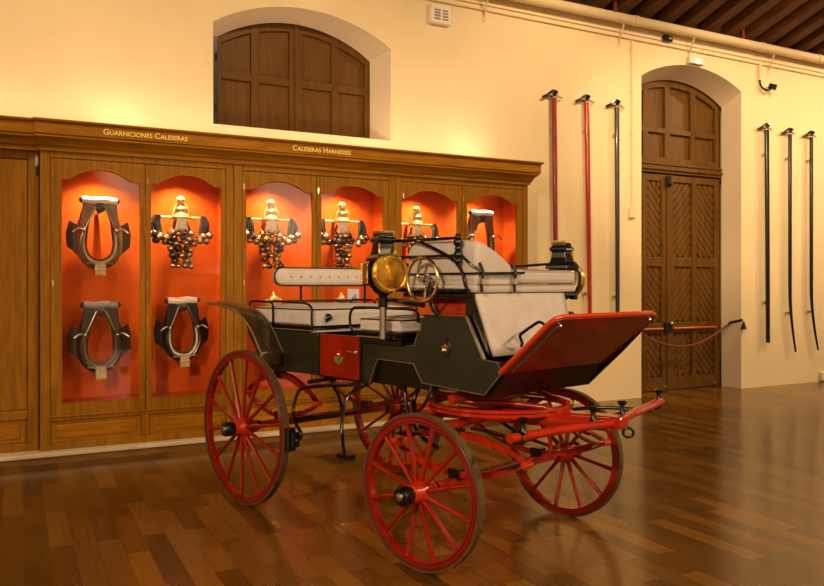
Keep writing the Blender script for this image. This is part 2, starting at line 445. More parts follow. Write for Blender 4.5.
bm = B(); box(bm, 8.02, 8.12, -.045, 0, 2.52, 2.66); link('switch_box', bm, M['cream'], t, bevel=.008)

t = thing('wall_vent', 'small grey ventilation grille box high on wall right of shuttered window', 'vent', (4.96, 0, 4.855))
bm = B(); box(bm, -.145, .145, -.07, 0, -.115, .115); link('housing', bm, M['white'], t, bevel=.015)
bm = B()
for i in range(4):
    for j in (-1, 1): box(bm, j * .055 - .04, j * .055 + .04, -.078, -.068, -.07 + i * .035, -.052 + i * .035)
link('grille', bm, M['brownleather'], t)
t = thing('emergency_light', 'small lit emergency light fixed above the arched door', 'light', (9.30, 0, 4.865))
bm = B(); box(bm, -.15, .15, -.07, 0, -.05, .05); link('housing', bm, M['white'], t, bevel=.015)
bm = B(); prism(bm, [(-.04, -.035), (.07, -.035), (.07, .025), (-.04, .025)], -.078, -.065); link('diffuser', bm, M['lampglow'], t, bevel=.006)
t = thing('motion_sensor', 'small black motion sensor on wall above the emergency light', 'sensor', (8.74, 0, 5.115))
bm = B(); box(bm, -.08, .08, -.06, 0, -.045, .045); link('housing', bm, M['black'], t, bevel=.01)
bm = B(); ball(bm, (.02, -.06, 0), .028); link('lens', bm, M['steel'], t, smooth=True)
t = thing('security_camera', 'small dark security camera on bent cable right of the arched door', 'camera', (10.85, 0, 4.66))
bm = B(); tube(bm, spline([(-.13, -.012, .36), (-.13, -.02, .12), (-.12, -.04, .0), (-.04, -.08, -.06), (.03, -.09, -.03)], 5), .014, 8); link('cable', bm, M['black'], t, smooth=True)
bm = B(); box(bm, -.16, -.10, -.04, 0, .10, .36); link('cable_cover', bm, M['cream'], t)
bm = B(); tube(bm, [(.02, -.07, .02), (.08, -.16, -.02)], .045, 12); link('camera_body', bm, M['black'], t, smooth=True)
bm = B(); tube(bm, [(.06, 0, .0), (.04, -.08, .0)], .02, 8); link('mount', bm, M['white'], t, smooth=True)
t = thing('wall_socket', 'small pale socket box on wall at floor level right of the black poles', 'socket', (12.36, 0, .085))
bm = B(); box(bm, -.17, .17, -.06, 0, -.075, .075); link('housing', bm, M['white'], t, bevel=.02)
bm = B(); box(bm, -.06, .06, -.068, -.058, -.04, .04); link('outlet', bm, M['cream'], t)

# barrier rope across the door
t = thing('barrier_rope', 'dark red rope hanging in a swag across the arched door', 'rope')
bm = B(); tube(bm, spline([(8.33, .20, .96), (8.7, .20, .78), (9.15, .20, .68), (9.6, .20, .70), (10.0, .20, .84), (10.31, .19, 1.0)], 8), .016, 8); link('rope', bm, M['rope'], t, smooth=True)
bm = B(); tube(bm, [(10.325, -.02, 1.05), (10.29, .19, 1.0)], .02, 8); link('hook', bm, M['blackleather'], t, smooth=True)
bm = B(); lathe(bm, [(.01, 0), (.035, -.08), (.05, -.12), (.0, -.125)], (10.335, -.035, 1.03)); link('rope_tassel', bm, M['blackleather'], t, smooth=True)

# ------------------------------------------------------------------ poles on the wall
def wall_pole(x0, x1, ztop, zbot, m, label, curve=False, r0=.034, r1=.028, group=None, cat='pole'):
    t = thing('carriage_pole', label, cat, (x0, 0, zbot), 0, group)
    bm = B(); pts = []; rs = []
    K = 24
    for i in range(K + 1):
        s = i / K; z = (ztop - zbot) * (1 - s)
        xx = (x1 - x0) * (s if not curve else max(0, (s - .72) / .28) ** 1.7 + 0.0)
        pts.append((xx, -.075, z)); rs.append(r0 * (1 - s) * .82 + r0 * .18 + (r1 - r0 * .18) * s if not curve else r0 * (1 - .45 * max(0, s - .7) / .3))
    tube(bm, pts, rs, 12); link('shaft', bm, m, t, smooth=True)
    H_ = ztop - zbot
    for s in (.0,):
        bm = B(); tube(bm, [(0, -.02, H_ + .05), (0, -.1, H_ + .05)], .032, 14); link('hook_pad', bm, M['black'], t, smooth=True)
        bm = B(); tube(bm, spline([(-.17, -.05, H_ - .0), (-.1, -.06, H_ + .035), (-.03, -.09, H_ + .09), (.03, -.11, H_ + .07)], 5), .015, 8); link('hook', bm, M['black'], t, smooth=True)
        bm = B(); tube(bm, spline([(.0, -.06, H_ + .06), (.08, -.06, H_ + .03), (.15, -.05, H_ + .02)], 5), .014, 8); tube(bm, [(-.06, -.055, H_ + .045), (.05, -.1, H_ + .03)], .016, 8); link('hook_arm', bm, M['straw'], t, smooth=True)
    bm = B(); box(bm, -.02, .02, -.05, 0, .6, .64); box(bm, -.02, .02, -.05, 0, H_ - .4, H_ - .36); link('wall_clip', bm, M['steel'], t)
    return t
wall_pole(6.665, 6.70, 4.03, .85, M['red'], 'red lacquered carriage pole hanging on wall just right of the display cabinet')
wall_pole(7.21, 7.275, 4.03, .85, M['redor'], 'red lacquered carriage pole hanging in the middle of the left trio', r0=.038)
wall_pole(7.745, 7.76, 4.02, .80, M['green'], 'dark green carriage pole hanging between the red poles and arched door')
wall_pole(10.81, 10.84, 3.99, .69, M['black'], 'straight thick black pole hanging just right of the arched door', r0=.036, r1=.032)
wall_pole(11.36, 11.50, 3.97, .52, M['black'], 'black carriage shaft with curved tip, middle of the right trio', True, .028)
wall_pole(11.885, 12.06, 3.97, .53, M['black'], 'black carriage shaft with curved tip, rightmost on the wall', True, .028)

# ------------------------------------------------------------------ display cabinets
CF = -.52
t = thing('cabinet_plinth', 'low pale stone step running along the base of the display cabinets', 'plinth')
bm = B(); box(bm, XL + 1, 6.0, -.63, -.0, 0.062, .10); link('step_slab', bm, M['stone'], t, bevel=.008)
bm = B(); box(bm, XL + 1, 5.97, -.60, -.0, 0, .064); link('riser', bm, M['kick'], t)

def header_poly(x0, x1, ztop, zs=2.555, zp=2.655):
    """the door head above the glass: flat shoulders then a low arch"""
    sh = .075; pts = [(x0, zs)]
    K = 18; a, b2 = x0 + sh, x1 - sh
    pts.append((a, zs + .002))
    for i in range(1, K):
        s = i / K; pts.append((a + (b2 - a) * s, zs + (zp - zs) * (1 - abs(2 * s - 1) ** 2.1) ** .9))
    pts += [(b2, zs + .002), (x1, zs), (x1, ztop), (x0, ztop)]
    return pts
def cabinet_unit(xa, xb, openings, label, lastr=False):
    t = thing('display_cabinet', label, 'cabinet', ((xa + xb) / 2, CF, .10)); ox, oy, oz = t.location
    inv = Matrix.Translation((-ox, -oy, -oz))
    def lk(name, bm, m, par, **k):
        if par is t: bm.transform(inv)
        else: bm.transform(inv)
        return link(name, bm, m, par, **k)
    # carcass
    bm = B()
    ml = openings[0][0] - xa; 
    box(bm, xa, xa + .03, CF + .03, -.01, .10, 2.80); box(bm, xb - .03, xb, CF + .03, -.01, .10, 2.80)
    box(bm, xa, xb, CF + .03, -.01, 2.76, 2.80); box(bm, xa + .03, xb - .03, CF + .05, -.01, .46, .49); box(bm, xa, xb, -.03, -.01, .10, 2.8)
    body = lk('body', bm, M['oak'], t)
    # lining
    bm = B(); li = .032
    box(bm, xa + li, xb - li, -.055, -.032, .49, 2.76)
    lk('back_panel', bm, M['felt'], t)
    bm = B(); box(bm, xa + li - .001, xa + li + .012, CF + .07, -.055, .49, 2.76); box(bm, xb - li - .012, xb - li + .001, CF + .07, -.055, .49, 2.76)
    box(bm, xa + li + .012, xb - li - .012, CF + .07, -.055, 2.745, 2.76); box(bm, xa + li + .012, xb - li - .012, CF + .07, -.055, .49, .502)
    lk('side_lining', bm, M['felt'], t)
    # face frame
    xm = (openings[0][1] + openings[1][0]) / 2
    bm = B()
    box(bm, xa, xa + .085, CF, CF + .06, .10, 2.83); box(bm, xb - .075, xb, CF, CF + .06, .10, 2.83)
    box(bm, xa + .085, xb - .075, CF + .002, CF + .06, 2.74, 2.83)
    box(bm, xa + .085, xb - .075, CF + .002, CF + .06, .36, .405)
    box(bm, xa + .085, xb - .075, CF + .002, CF + .06, .10, .165)
    box(bm, xm - .035, xm + .035, CF + .002, CF + .06, .165, .36)
    lk('face_frame', bm, M['oak'], t, bevel=.006)
    bm = B(); box(bm, xa + .075, xb - .065, CF - .012, CF + .01, .398, .412); lk('ledge', bm, M['oakx'], t, bevel=.004)
    for (a, b2) in ((xa + .085, xm - .035), (xm + .035, xb - .075)):
        bm = B(); box(bm, a, b2, CF + .025, CF + .045, .16, .365); box(bm, a + .045, b2 - .045, CF + .012, CF + .03, .205, .325)
        lk('base_panel', bm, M['oakx'], t, bevel=.008)
    # doors
    edges = [(xa + .088, xm - .003), (xm + .003, xb - .078)]
    for (a, b2), (g0, g1) in zip(edges, openings):
        bm = B(); y0, y1 = CF + .006, CF + .04
        box(bm, a, g0, y0, y1, .414, 2.735); box(bm, g1, b2, y0, y1, .414, 2.735); box(bm, g0, g1, y0, y1, .414, .515)
        prism(bm, header_poly(g0, g1, 2.735), y0, y1)
        bmesh.ops.remove_doubles(bm, verts=bm.verts[:], dist=1e-5)
        d = lk('door', bm, M['oak'], t, bevel=.004)
        bm = B(); hp = header_poly(g0 - .01, g1 + .01, 0, 2.545, 2.645)[:-2]
        bead = [(g0, y0 - .002, .52)] + [(x, y0 - .002, z) for x, z in header_poly(g0, g1, 0)[:-2]] + [(g1, y0 - .002, .52)]
        tube(bm, bead, .006, 6, closed=True, up=(0, 1, 0)); lk('bead', bm, M['oakx'], d, smooth=True)
        bm = B(); box(bm, g0 - .005, g1 + .005, CF + .026, CF + .031, .51, 2.66); lk('glass', bm, M['glass'], d)
        hx = a + .015
        for z in (.62, 1.58, 2.55):
            bm = B(); tube(bm, [(hx, y0 - .003, z), (hx, y0 - .003, z + .06)], .006, 6); lk('hinge', bm, M['brass'], d, smooth=True)
    for (g0, g1) in openings:
        cx_ = (g0 + g1) / 2
        bm = B(); lathe(bm, [(.045, 0), (.045, .035), (.038, .04)], (cx_, -.36, 2.705)); lk('lamp_housing', bm, M['steel'], t, smooth=True)
    return t
OP = [[(.70, 1.39), (1.482, 2.168)], [(2.41, 3.131), (3.221, 3.962)], [(4.175, 4.913), (5.036, 5.755)]]
cabinet_unit(.525, 2.285, OP[0], 'oak display cabinet with two arched glass doors, leftmost, showing three horse collars')
cabinet_unit(2.288, 4.098, OP[1], 'middle oak display cabinet with two arched glass doors, showing two full bell clusters')
cabinet_unit(4.101, 5.912, OP[2], 'oak display cabinet at the right end, partly hidden behind the folded white hood')
# cornice: moulded profile swept along the front with a return at the right end
CP = [(.0, 2.80), (.02, 2.80), (.025, 2.835), (.04, 2.845), (.045, 2.865), (.06, 2.885), (.085, 2.905), (.10, 2.912), (.10, 2.930), (.112, 2.94), (.112, 3.035), (.135, 3.048), (.14, 3.065), (.0, 3.065)]
def cornice(name, x0, x1, yb, zoff, label, ret):
    t = thing(name, label, 'cornice'); bm = B()
    rows = []
    for off, z in CP:
        xl = x0 - off * .5 if ret else x0
        rows.append([(xl, -.001 if ret else yb - off, z + zoff), (xl, yb - off, z + zoff), (x1 + (off if ret else 0), yb - off, z + zoff), (x1 + (off if ret else 0), 0 if ret else yb - off + .001, z + zoff)])
    loft(bm, rows)
    quad_ = [(x0, yb, 3.065 + zoff), (x1, yb, 3.065 + zoff), (x1, 0, 3.065 + zoff), (x0, 0, 3.065 + zoff)]
    bm.faces.new([bm.verts.new(p) for p in quad_])
    
    link('moulding', bm, M['oakx'], t)
    return t
cn = cornice('cabinet_cornice', .527, 5.912, CF, 0, 'moulded oak cornice with gold lettering running over the three display cabinets', True)
def lettering(txt, x0, x1, z, zr, parent):
    """capitals with a taller first letter in each word"""
    cur = bpy.data.curves.new('lettering', 'FONT'); cur.body = txt; cur.extrude = .002; cur.size = .075; cur.offset = .0012
    cur.small_caps_scale = .78
    for i, ch in enumerate(cur.body_format):
        pass
    words = txt.split(' '); k = 0
    cur.body = ' '.join(w[0] + w[1:].lower() for w in words)
    for w in words:
        for j in range(1, len(w)): cur.body_format[k + j].use_small_caps = True
        k += len(w) + 1
    o = bpy.data.objects.new('lettering', cur); C.objects.link(o); o.parent = parent
    bpy.context.view_layer.update()
    wdt = o.dimensions.x
    o.scale = ((x1 - x0) / wdt, 1, 1)
    o.location = (x0, CF - .119, z); o.rotation_euler = (PI / 2, 0, 0)
    cur.materials.append(M['goldpaint'])
lettering('GUARNICIONES CALESERAS', 1.04, 1.80, 2.965, 0, cn)
lettering('CALESERAS HARNESSES', 2.86, 3.51, 2.965, 0, cn)

# plain cupboard at the far left, set back a little
lc = thing('storage_cupboard', 'plain oak cupboard with flat doors at the left edge beside the display cabinets', 'cabinet', (-1.0, 0, .10)); YB = -.45
def lk2(name, bm, m, par, **k):
    bm.transform(Matrix.Translation((1.0, 0, -.10))); return link(name, bm, m, par, **k)
bm = B(); box(bm, -2.6, .52, YB + .04, -.01, .10, 2.80); lk2('body', bm, M['oak'], lc)
bm = B()
for a, b2 in ((.43, .52), (-1.0, -.88), (-2.6, -2.45)): box(bm, a, b2, YB, YB + .05, .10, 2.80)
box(bm, -2.5, .43, YB + .002, YB + .05, .385, .47); box(bm, -2.5, .43, YB + .002, YB + .05, .10, .175); box(bm, -2.5, .43, YB + .002, YB + .05, 2.72, 2.80)
lk2('face_frame', bm, M['oak'], lc, bevel=.006)
for a, b2 in ((-.88, .43), (-2.45, -1.0)):
    bm = B(); box(bm, a + .004, b2 - .004, YB + .014, YB + .035, .475, 2.715); d = lk2('door', bm, M['oak'], lc, bevel=.004)
    bm = B(); box(bm, a + .02, b2 - .02, YB + .025, YB + .04, .175, .385); box(bm, a + .06, b2 - .06, YB + .012, YB + .03, .215, .345); lk2('base_panel', bm, M['oakx'], lc, bevel=.008)
bm = B(); box(bm, .487, .515, YB - .012, YB, 2.66, 2.76); lk2('hasp', bm, M['straw'], lc, bevel=.003)
bm = B(); box(bm, .495, .52, YB - .02, YB + .0, 2.585, 2.65); tube(bm, [(.51, YB - .01, 2.65), (.505, YB - .012, 2.68)], .006, 6); lk2('padlock', bm, M['black'], lc, bevel=.004)
cl = cornice('cupboard_cornice', -2.6, .54, YB - .035, -.005, 'moulded oak cornice over the plain cupboard at the left edge', False)

# ------------------------------------------------------------------ harness collars
def collar(cx_, ztop, H, label, flaps=(True, True), pad='brownleather', capm='silver', tilt=0, rim='straw', flapm='leather'):
    t = thing('horse_collar', label, 'horse collar', (cx_, -.27, ztop - H)); t.rotation_euler = (0, tilt, 0)
    k = H / .74
    def ring(off, n=44):
        # outline of the padded collar: narrow shoulders, widest low down, rounded foot
        base = spline([(0, 0, .10), (.085, 0, .125), (.145, 0, .20), (.165, 0, .32), (.150, 0, .46), (.118, 0, .60), (.085, 0, .68), (0, 0, .69), (-.085, 0, .68), (-.118, 0, .60), (-.150, 0, .46), (-.165, 0, .32), (-.145, 0, .20), (-.085, 0, .125)], 4, closed=True)
        c = Vector((0, 0, .38)); out = []
        for p in base:
            d = p - c; out.append((c + d * (1 - off / max(d.length, .01))) * k)
        return out
    R = ring(0)
    bm = B(); tube(bm, R, [(.046 if p[2] < .5 * k else .042) * k for p in R], 12, closed=True, up=(0, 1, 0))
    link('pad', bm, M[pad], t, smooth=True)
    bm = B(); tube(bm, [p + Vector((0, -.030, 0)) for p in ring(.040)], .016 * k, 8, closed=True, up=(0, 1, 0)); link('inner_roll', bm, M['leather'], t, smooth=True)
    R3 = [p + Vector((0, -.035, 0)) for p in ring(.022) if p[2] < .44 * k]
    R3.sort(key=lambda p: math.atan2(p[0], -(p[2] - .38 * k)))
    bm = B(); tube(bm, R3, .015 * k, 8); link('lining', bm, M[rim], t, smooth=True)
    # shoulder panels meeting under the cap
    for s_ in (-1, 1):
        bm = B(); q = [(s_ * .012, .70), (s_ * .150, .71), (s_ * .165, .56), (s_ * .175, .45), (s_ * .13, .43), (s_ * .095, .50), (s_ * .035, .645)]
        prism(bm, [(a * k, b2 * k) for a, b2 in q], -.062, -.040); link('shoulder_panel', bm, M[pad], t, bevel=.008)
    for s_ in (-1, 1):
        bm = B(); tube(bm, spline([(s_ * .04, -.070, .645 * k), (s_ * .095 * k, -.075, .52 * k), (s_ * .155 * k, -.072, .38 * k), (s_ * .170 * k, -.068, .28 * k), (s_ * .125 * k, -.065, .16 * k), (s_ * .05 * k, -.062, .095 * k)], 6), .010 * k, 8)
        link('hame', bm, M['darksteel'], t, smooth=True)
        bm = B(); tube(bm, spline([(s_ * .14 * k, -.08, .42 * k), (s_ * .19 * k, -.11, .435 * k), (s_ * .245 * k, -.11, .40 * k)], 4), .010 * k, 8)
        ball(bm, (s_ * .145 * k, -.085, .42 * k), .022 * k); link('rein_hook', bm, M['steel'], t, smooth=True)
    w = .155 * k; bm = B(); tube(bm, [(x * w / 4, -.045 - .008 * math.cos(x), .705 * k + .004 * math.sin(x * 1.3)) for x in range(-4, 5)], [.034, .037, .035, .036, .038, .036, .035, .037, .034], 14)
    link('top_cap', bm, M[capm], t, smooth=True)
    bm = B()
    for s_ in (-1, 1): ball(bm, (s_ * w * 1.02, -.045, .705 * k), .028)
    link('cap_end', bm, M['leather'], t, smooth=True)
    bm = B(); lathe(bm, [(.05 * k, 0), (.045 * k, .015), (.02 * k, .022)], (0, -.062, .640 * k), (0, -1, 0), 16); link('crown_pad', bm, M['leather'], t, smooth=True)
    for s_, on in zip((-1, 1), flaps):
        if not on: continue
        q = [(s_ * .15, .48), (s_ * .21, .485), (s_ * .262, .52), (s_ * .29, .40), (s_ * .282, .27), (s_ * .235, .235), (s_ * .17, .165), (s_ * .14, .16)]
        bm = B(); prism(bm, [(a * k, b2 * k) for a, b2 in q], -.012, .012)
        for v in bm.verts: v.co.y += .25 * max(0, abs(v.co.x) - .15 * k)
        link('side_flap', bm, M[flapm], t, bevel=.006)
    bm = B(); tube(bm, [(-.12 * k, -.066, .115 * k), (.12 * k, -.066, .115 * k)], .012 * k, 8); link('hame_link', bm, M['steel'], t, smooth=True)
    bm = B(); box(bm, -.048 * k, .048 * k, -.092, -.068, .0, .115 * k); box(bm, -.055 * k, .055 * k, -.098, -.062, .050 * k, .066 * k); link('strap', bm, M['straw'], t, bevel=.006)
    bm = B(); tube(bm, [(0, 0.0, .60 * k), (0, .205, .60 * k)], .02, 8); link('wall_peg', bm, M['brass'], t, smooth=True)
    return t
collar(1.055, 2.425, .745, 'brown horse collar with white metal cap, top left of the leftmost cabinet', (True, True), 'brownleather', 'whitecap', 0, 'straw')
collar(1.062, 1.435, .735, 'dark leather horse collar with side flaps, lower left in the leftmost cabinet', (True, True), 'leather', 'greycap', 0, 'brownleather')
collar(1.845, 1.468, .69, 'black horse collar with white cap and wide flaps, just left of the rear wheel', (True, True), 'blackleather', 'whitecap', -.03, 'whitecap', 'blackleather')
collar(5.375, 2.485, .74, 'pale brown horse collar half hidden behind the folded hood, right-end cabinet', (False, False), 'brownleather', 'whitecap', 0, 'straw')

# ------------------------------------------------------------------ bell clusters
def bells(cx_, ztop, label, seed, narrow=False):
    rnd = random.Random(seed)
    t = thing('harness_bells', label, 'harness bells', (cx_, -.27, ztop - .74)); T = .74
    # gilt crowned finial, built like a small standing ornament
    bm = B(); lathe(bm, [(.085, 0), (.075, .03), (.05, .05), (.06, .09), (.035, .12), (.028, .16), (.045, .18), (.03, .205), (.0, .215)], (0, -.02, T - .215), seg=14)
    for s in (-1, 1): tube(bm, spline([(s * .08, -.03, T - .21), (s * .07, -.035, T - .15), (s * .035, -.035, T - .08)], 4), .014, 8)
    link('crest_finial', bm, M['gold'], t, smooth=True)
    bm = B(); tube(bm, [(-.22, -.02, T - .215), (.22, -.02, T - .215)], .014, 10); link('cross_bar', bm, M['gold'], t, smooth=True)
    bm = B(); tube(bm, [(0, -.0, T - .2), (0, .23, T - .2)], .018, 8); tube(bm, [(0, -.02, T - .2), (0, -.02, T - .62)], .010, 8); link('stand', bm, M['brass'], t, smooth=True)
    # wool tassels at both ends and a plume in the middle
    for s in (-1, 1):
        bm = B()
        for q in range(8):
            a = rnd.uniform(-.045, .035); tube(bm, spline([(s * .225 + a * .6, -.02 + rnd.uniform(-.02, .02), T - .195), (s * .24 + a, -.03, T - .27), (s * .235 + a * 1.4, -.03 + rnd.uniform(-.02, .02), T - .37)], 3), [.012, .015, .019, .021, .021, .018, .012], 7)
        link('side_tassel', bm, M['tassel'], t, smooth=True)
    bm = B()
    for q in range(5):
        a = (q - 2) * .012; tube(bm, spline([(a, -.05, T - .20), (a * 1.5, -.065, T - .27), (a * 2.4, -.06, T - .35)], 3), [.010, .013, .014, .014, .014, .012, .006], 7)
    link('plume', bm, M['tasselw'], t, smooth=True)
    # leather strap web
    bm = B()
    for s in (-1, 1):
        tube(bm, spline([(s * .23, -.02, T - .34), (s * .16, -.025, T - .42), (s * .08, -.03, T - .50), (s * .075, -.03, T - .66)], 5), .013, 8)
        tube(bm, spline([(s * .06, -.02, T - .25), (s * .08, -.03, T - .36), (s * .045, -.03, T - .5), (s * .03, -.03, T - .68)], 5), .012, 8)
    for z in (.36, .46, .60): tube(bm, [(-.12 + z * .07, -.028, T - z), (.12 - z * .07, -.028, T - z)], .016, 8)
    link('strap_web', bm, M['leather'], t, smooth=True)
    spots = []
    for s in (-1, 1):
        spots += [(s * .275, .385, .036), (s * .215, .40, .034), (s * .245, .44, .034), (s * .17, .455, .034)]
    for row, (z, xs) in enumerate(((.375, (-.10, -.035, .035, .10)), (.425, (-.14, -.07, 0, .07, .14)), (.475, (-.11, -.05, .05, .11)), (.53, (-.10, -.04, .04, .09)), (.585, (-.085, .0, .085)), (.64, (-.07, .06)), (.70, (-.085, -.035, .04, .085)))):
        for x in xs: spots.append((x * (.8 if narrow else 1), z, .031))
    for (x, z, r) in spots:
        bm = B(); r *= rnd.uniform(.95, 1.28); c = (x + rnd.uniform(-.01, .01), -.065 + rnd.uniform(-.015, .015), T - z + rnd.uniform(-.01, .01))
        ball(bm, c, r, 10, 7, .92)
        tube(bm, [(c[0], c[1], c[2] + r * .8), (c[0], c[1] + .01, c[2] + r * 1.3)], r * .3, 6)
        link('bell', bm, M[rnd.choice(('bell', 'bell', 'darkbell', 'darkbell', 'steel'))], t, smooth=True)
    return t
bells(1.815, 2.475, 'cluster of harness bells and tassels beside the collar, in the leftmost cabinet', 1)
bells(2.745, 2.49, 'cluster of harness bells, left one in the middle cabinet', 2)
bells(3.56, 2.50, 'cluster of harness bells, right one in the middle cabinet above the tufted backrest', 3, True)
bells(4.49, 2.50, 'cluster of harness bells mostly hidden behind the carriage, in the right-end cabinet', 4)
# lower row in the middle cabinet: the top of a pale gold plume behind the seat, a second one and a card
def plume(x, ztop, label):
    t = thing('gilt_plume', label, 'ornament', (x, -.30, .502)); H_ = ztop - .502
    bm = B(); lathe(bm, [(.10, 0), (.10, .03), (.02, .05), (.016, H_ - .22), (.06, H_ - .17), (.055, H_ - .14)], seg=14); link('stand', bm, M['brass'], t, smooth=True)
    bm = B()
    for i in range(7):
        a = (i - 3) / 3; tube(bm, spline([(a * .045, 0, H_ - .16), (a * .075, -.015, H_ - .09), (a * .05, -.02, H_ - .03 - abs(a) * .04), (a * .02, -.01, H_ - abs(a) * .05)], 4), [.014 + .006 * math.sin(k * .5) for k in range(13)], 7)
    link('feathers', bm, M['gold'], t, smooth=True)
plume(2.77, 1.515, 'pale gold plume ornament behind the rear seat rail, left one in middle cabinet')
plume(3.545, 1.505, 'pale gold plume ornament beside the white card in the middle cabinet')
t = thing('display_card', 'small white card with blue print standing in the middle cabinet', 'card', (3.63, -.44, .502))
bm = B(); box(bm, -.067, .067, -.004, .004, .885, 1.045); link('sheet', bm, M['card'], t)
bm = B(); prism(bm, [(-.03, .93), (-.01, .97), (.0, .94), (.012, .985), (.03, .985), (.03, .93)], -.0055, -.004); link('print', bm, M['ink'], t)
bm = B(); tube(bm, [(0, .01, 0), (0, .01, .9)], .008, 8); lathe(bm, [(.06, 0), (.06, .01), (.01, .015)], (0, .01, 0)); link('stand', bm, M['steel'], t, smooth=True)

# ------------------------------------------------------------------ the carriage (x forward, y left, origin under the rear axle)
car = thing('carriage', 'dark green horse carriage with red wheels and canvas-covered seats', 'carriage', (2.451, -2.512, 0), math.radians(-75.95))
TW = .736
def wheel(name, R, nsp, loc, yaw, side, rot0):
    """side -1 near (right), +1 far (left); hub cap looks outward"""
    w = part(name, car, loc, yaw); s = side
    bm = B(); K = 72; ri, ro = R - .058, R - .012
    prof = [(ri, -.022), (ro, -.022), (ro, .022), (ri, .022)]
    rows = [[(math.cos(2 * PI * k / K) * r, y, math.sin(2 * PI * k / K) * r) for k in range(K)] for r, y in prof + prof[:1]]
    loft(bm, rows, closed=True); link('rim', bm, M['red'], w, smooth=True, bevel=.006)
    bm = B(); prof = [(ro - .001, -.024), (R, -.024), (R, .024), (ro - .001, .024)]
    rows = [[(math.cos(2 * PI * k / K) * r, y, math.sin(2 * PI * k / K) * r) for k in range(K)] for r, y in prof + prof[:1]]
    loft(bm, rows, closed=True); link('tyre', bm, M['tyre'], w, smooth=True)
    bm = B()
    for rr in (ri + .013, ri + .033): tube(bm, [(math.cos(2 * PI * k / K) * rr, s * .0225, math.sin(2 * PI * k / K) * rr) for k in range(K)], .0024, 5, closed=True, up=(0, 1, 0))
    link('pinstripe', bm, M['blackleather'], w)
    # hub
    bm = B(); lathe(bm, [(.032, -.10), (.048, -.095), (.054, -.06), (.066, -.045), (.074, -.02), (.074, .018), (.066, .03), (.060, .045), (.055, .06), (.053, .085), (.046, .09)], (0, 0, 0), (0, s, 0), 28); link('hub', bm, M['redor'], w, smooth=True)
    bm = B(); lathe(bm, [(.040, .086), (.048, .09), (.048, .105), (.053, .112), (.053, .156), (.046, .166), (.026, .166)], (0, 0, 0), (0, s, 0), 28); link('hub_cap', bm, M['black'], w, smooth=True)
    bm = B(); lathe(bm, [(.026, .166), (.024, .176), (.012, .180), (.0, .181)], (0, 0, 0), (0, s, 0), 20); link('hub_plate', bm, M['steel'], w, smooth=True)
    bm = B(); lathe(bm, [(.030, -.13), (.036, -.125), (.036, -.10), (.03, -.095)], (0, 0, 0), (0, s, 0), 20); link('axle_collar', bm, M['black'], w, smooth=True)
    for i in range(nsp):
        a = 2 * PI * i / nsp + rot0; d = Vector((math.cos(a), 0, math.sin(a)))
        bm = B(); pts = []; rs = []
        for q in range(9):
            f = q / 8; r = .058 + (ri + .004 - .058) * f; pts.append(d * r + Vector((0, -s * .030 * (1 - f) * 0 + s * (.012 - .012 * f), 0)))
            rs.append(.0165 - .0035 * math.sin(f * PI) - .002 * f if f < .93 else .015)
        tube(bm, pts, rs, 8, up=(0, 1, 0), sy=1.15); link('spoke', bm, M['red'], w, smooth=True)
    return w
FA = 1.8245; STE = math.radians(4.35)
fl = Vector((-math.sin(STE), math.cos(STE), 0))
def fw(x, y, z):  # steered front frame -> carriage frame
    return Vector((FA + x * math.cos(STE) - y * math.sin(STE), x * math.sin(STE) + y * math.cos(STE), z))
RF, RR = .4395, .558
wheel('rear_wheel', RR, 14, (0, -TW, RR), 0, -1, math.radians(9)); wheel('rear_wheel', RR, 14, (0, TW, RR), 0, 1, math.radians(5))
wheel('front_wheel', RF, 12, tuple(fw(0, -TW, RF)), STE, -1, math.radians(15)); wheel('front_wheel', RF, 12, tuple(fw(0, TW, RF)), STE, 1, math.radians(20))

def ftube(name, pts, r, m, par=car, sp=6, seg=10, square=False, sy=1, up=None, steered=False):
    bm = B(); P = spline(pts, sp) if sp and len(pts) > 2 else [Vector(p) for p in pts]
    if steered: P = [fw(p[0], p[1], p[2]) for p in P]
    tube(bm, P, r, seg, square=square, sy=sy, up=up); return link(name, bm, M[m], par, smooth=not square, bevel=.004 if square else 0)
# axles
ftube('rear_axle', [(0, -.64, RR), (0, .64, RR)], .024, 'red', sp=0, square=True)
ftube('front_axle', [(0, -.64, RF), (0, .64, RF)], .026, 'redor', sp=0, square=True, steered=True)
for s, e in ((-.42, -.16), (.16, .42)): pass
ftube('axle_sleeve', [(0, -.20, RF), (0, .28, RF)], .031, 'black', sp=0, steered=True)
ftube('axle_sleeve', [(0, -.32, RR), (0, .30, RR)], .029, 'black', sp=0)
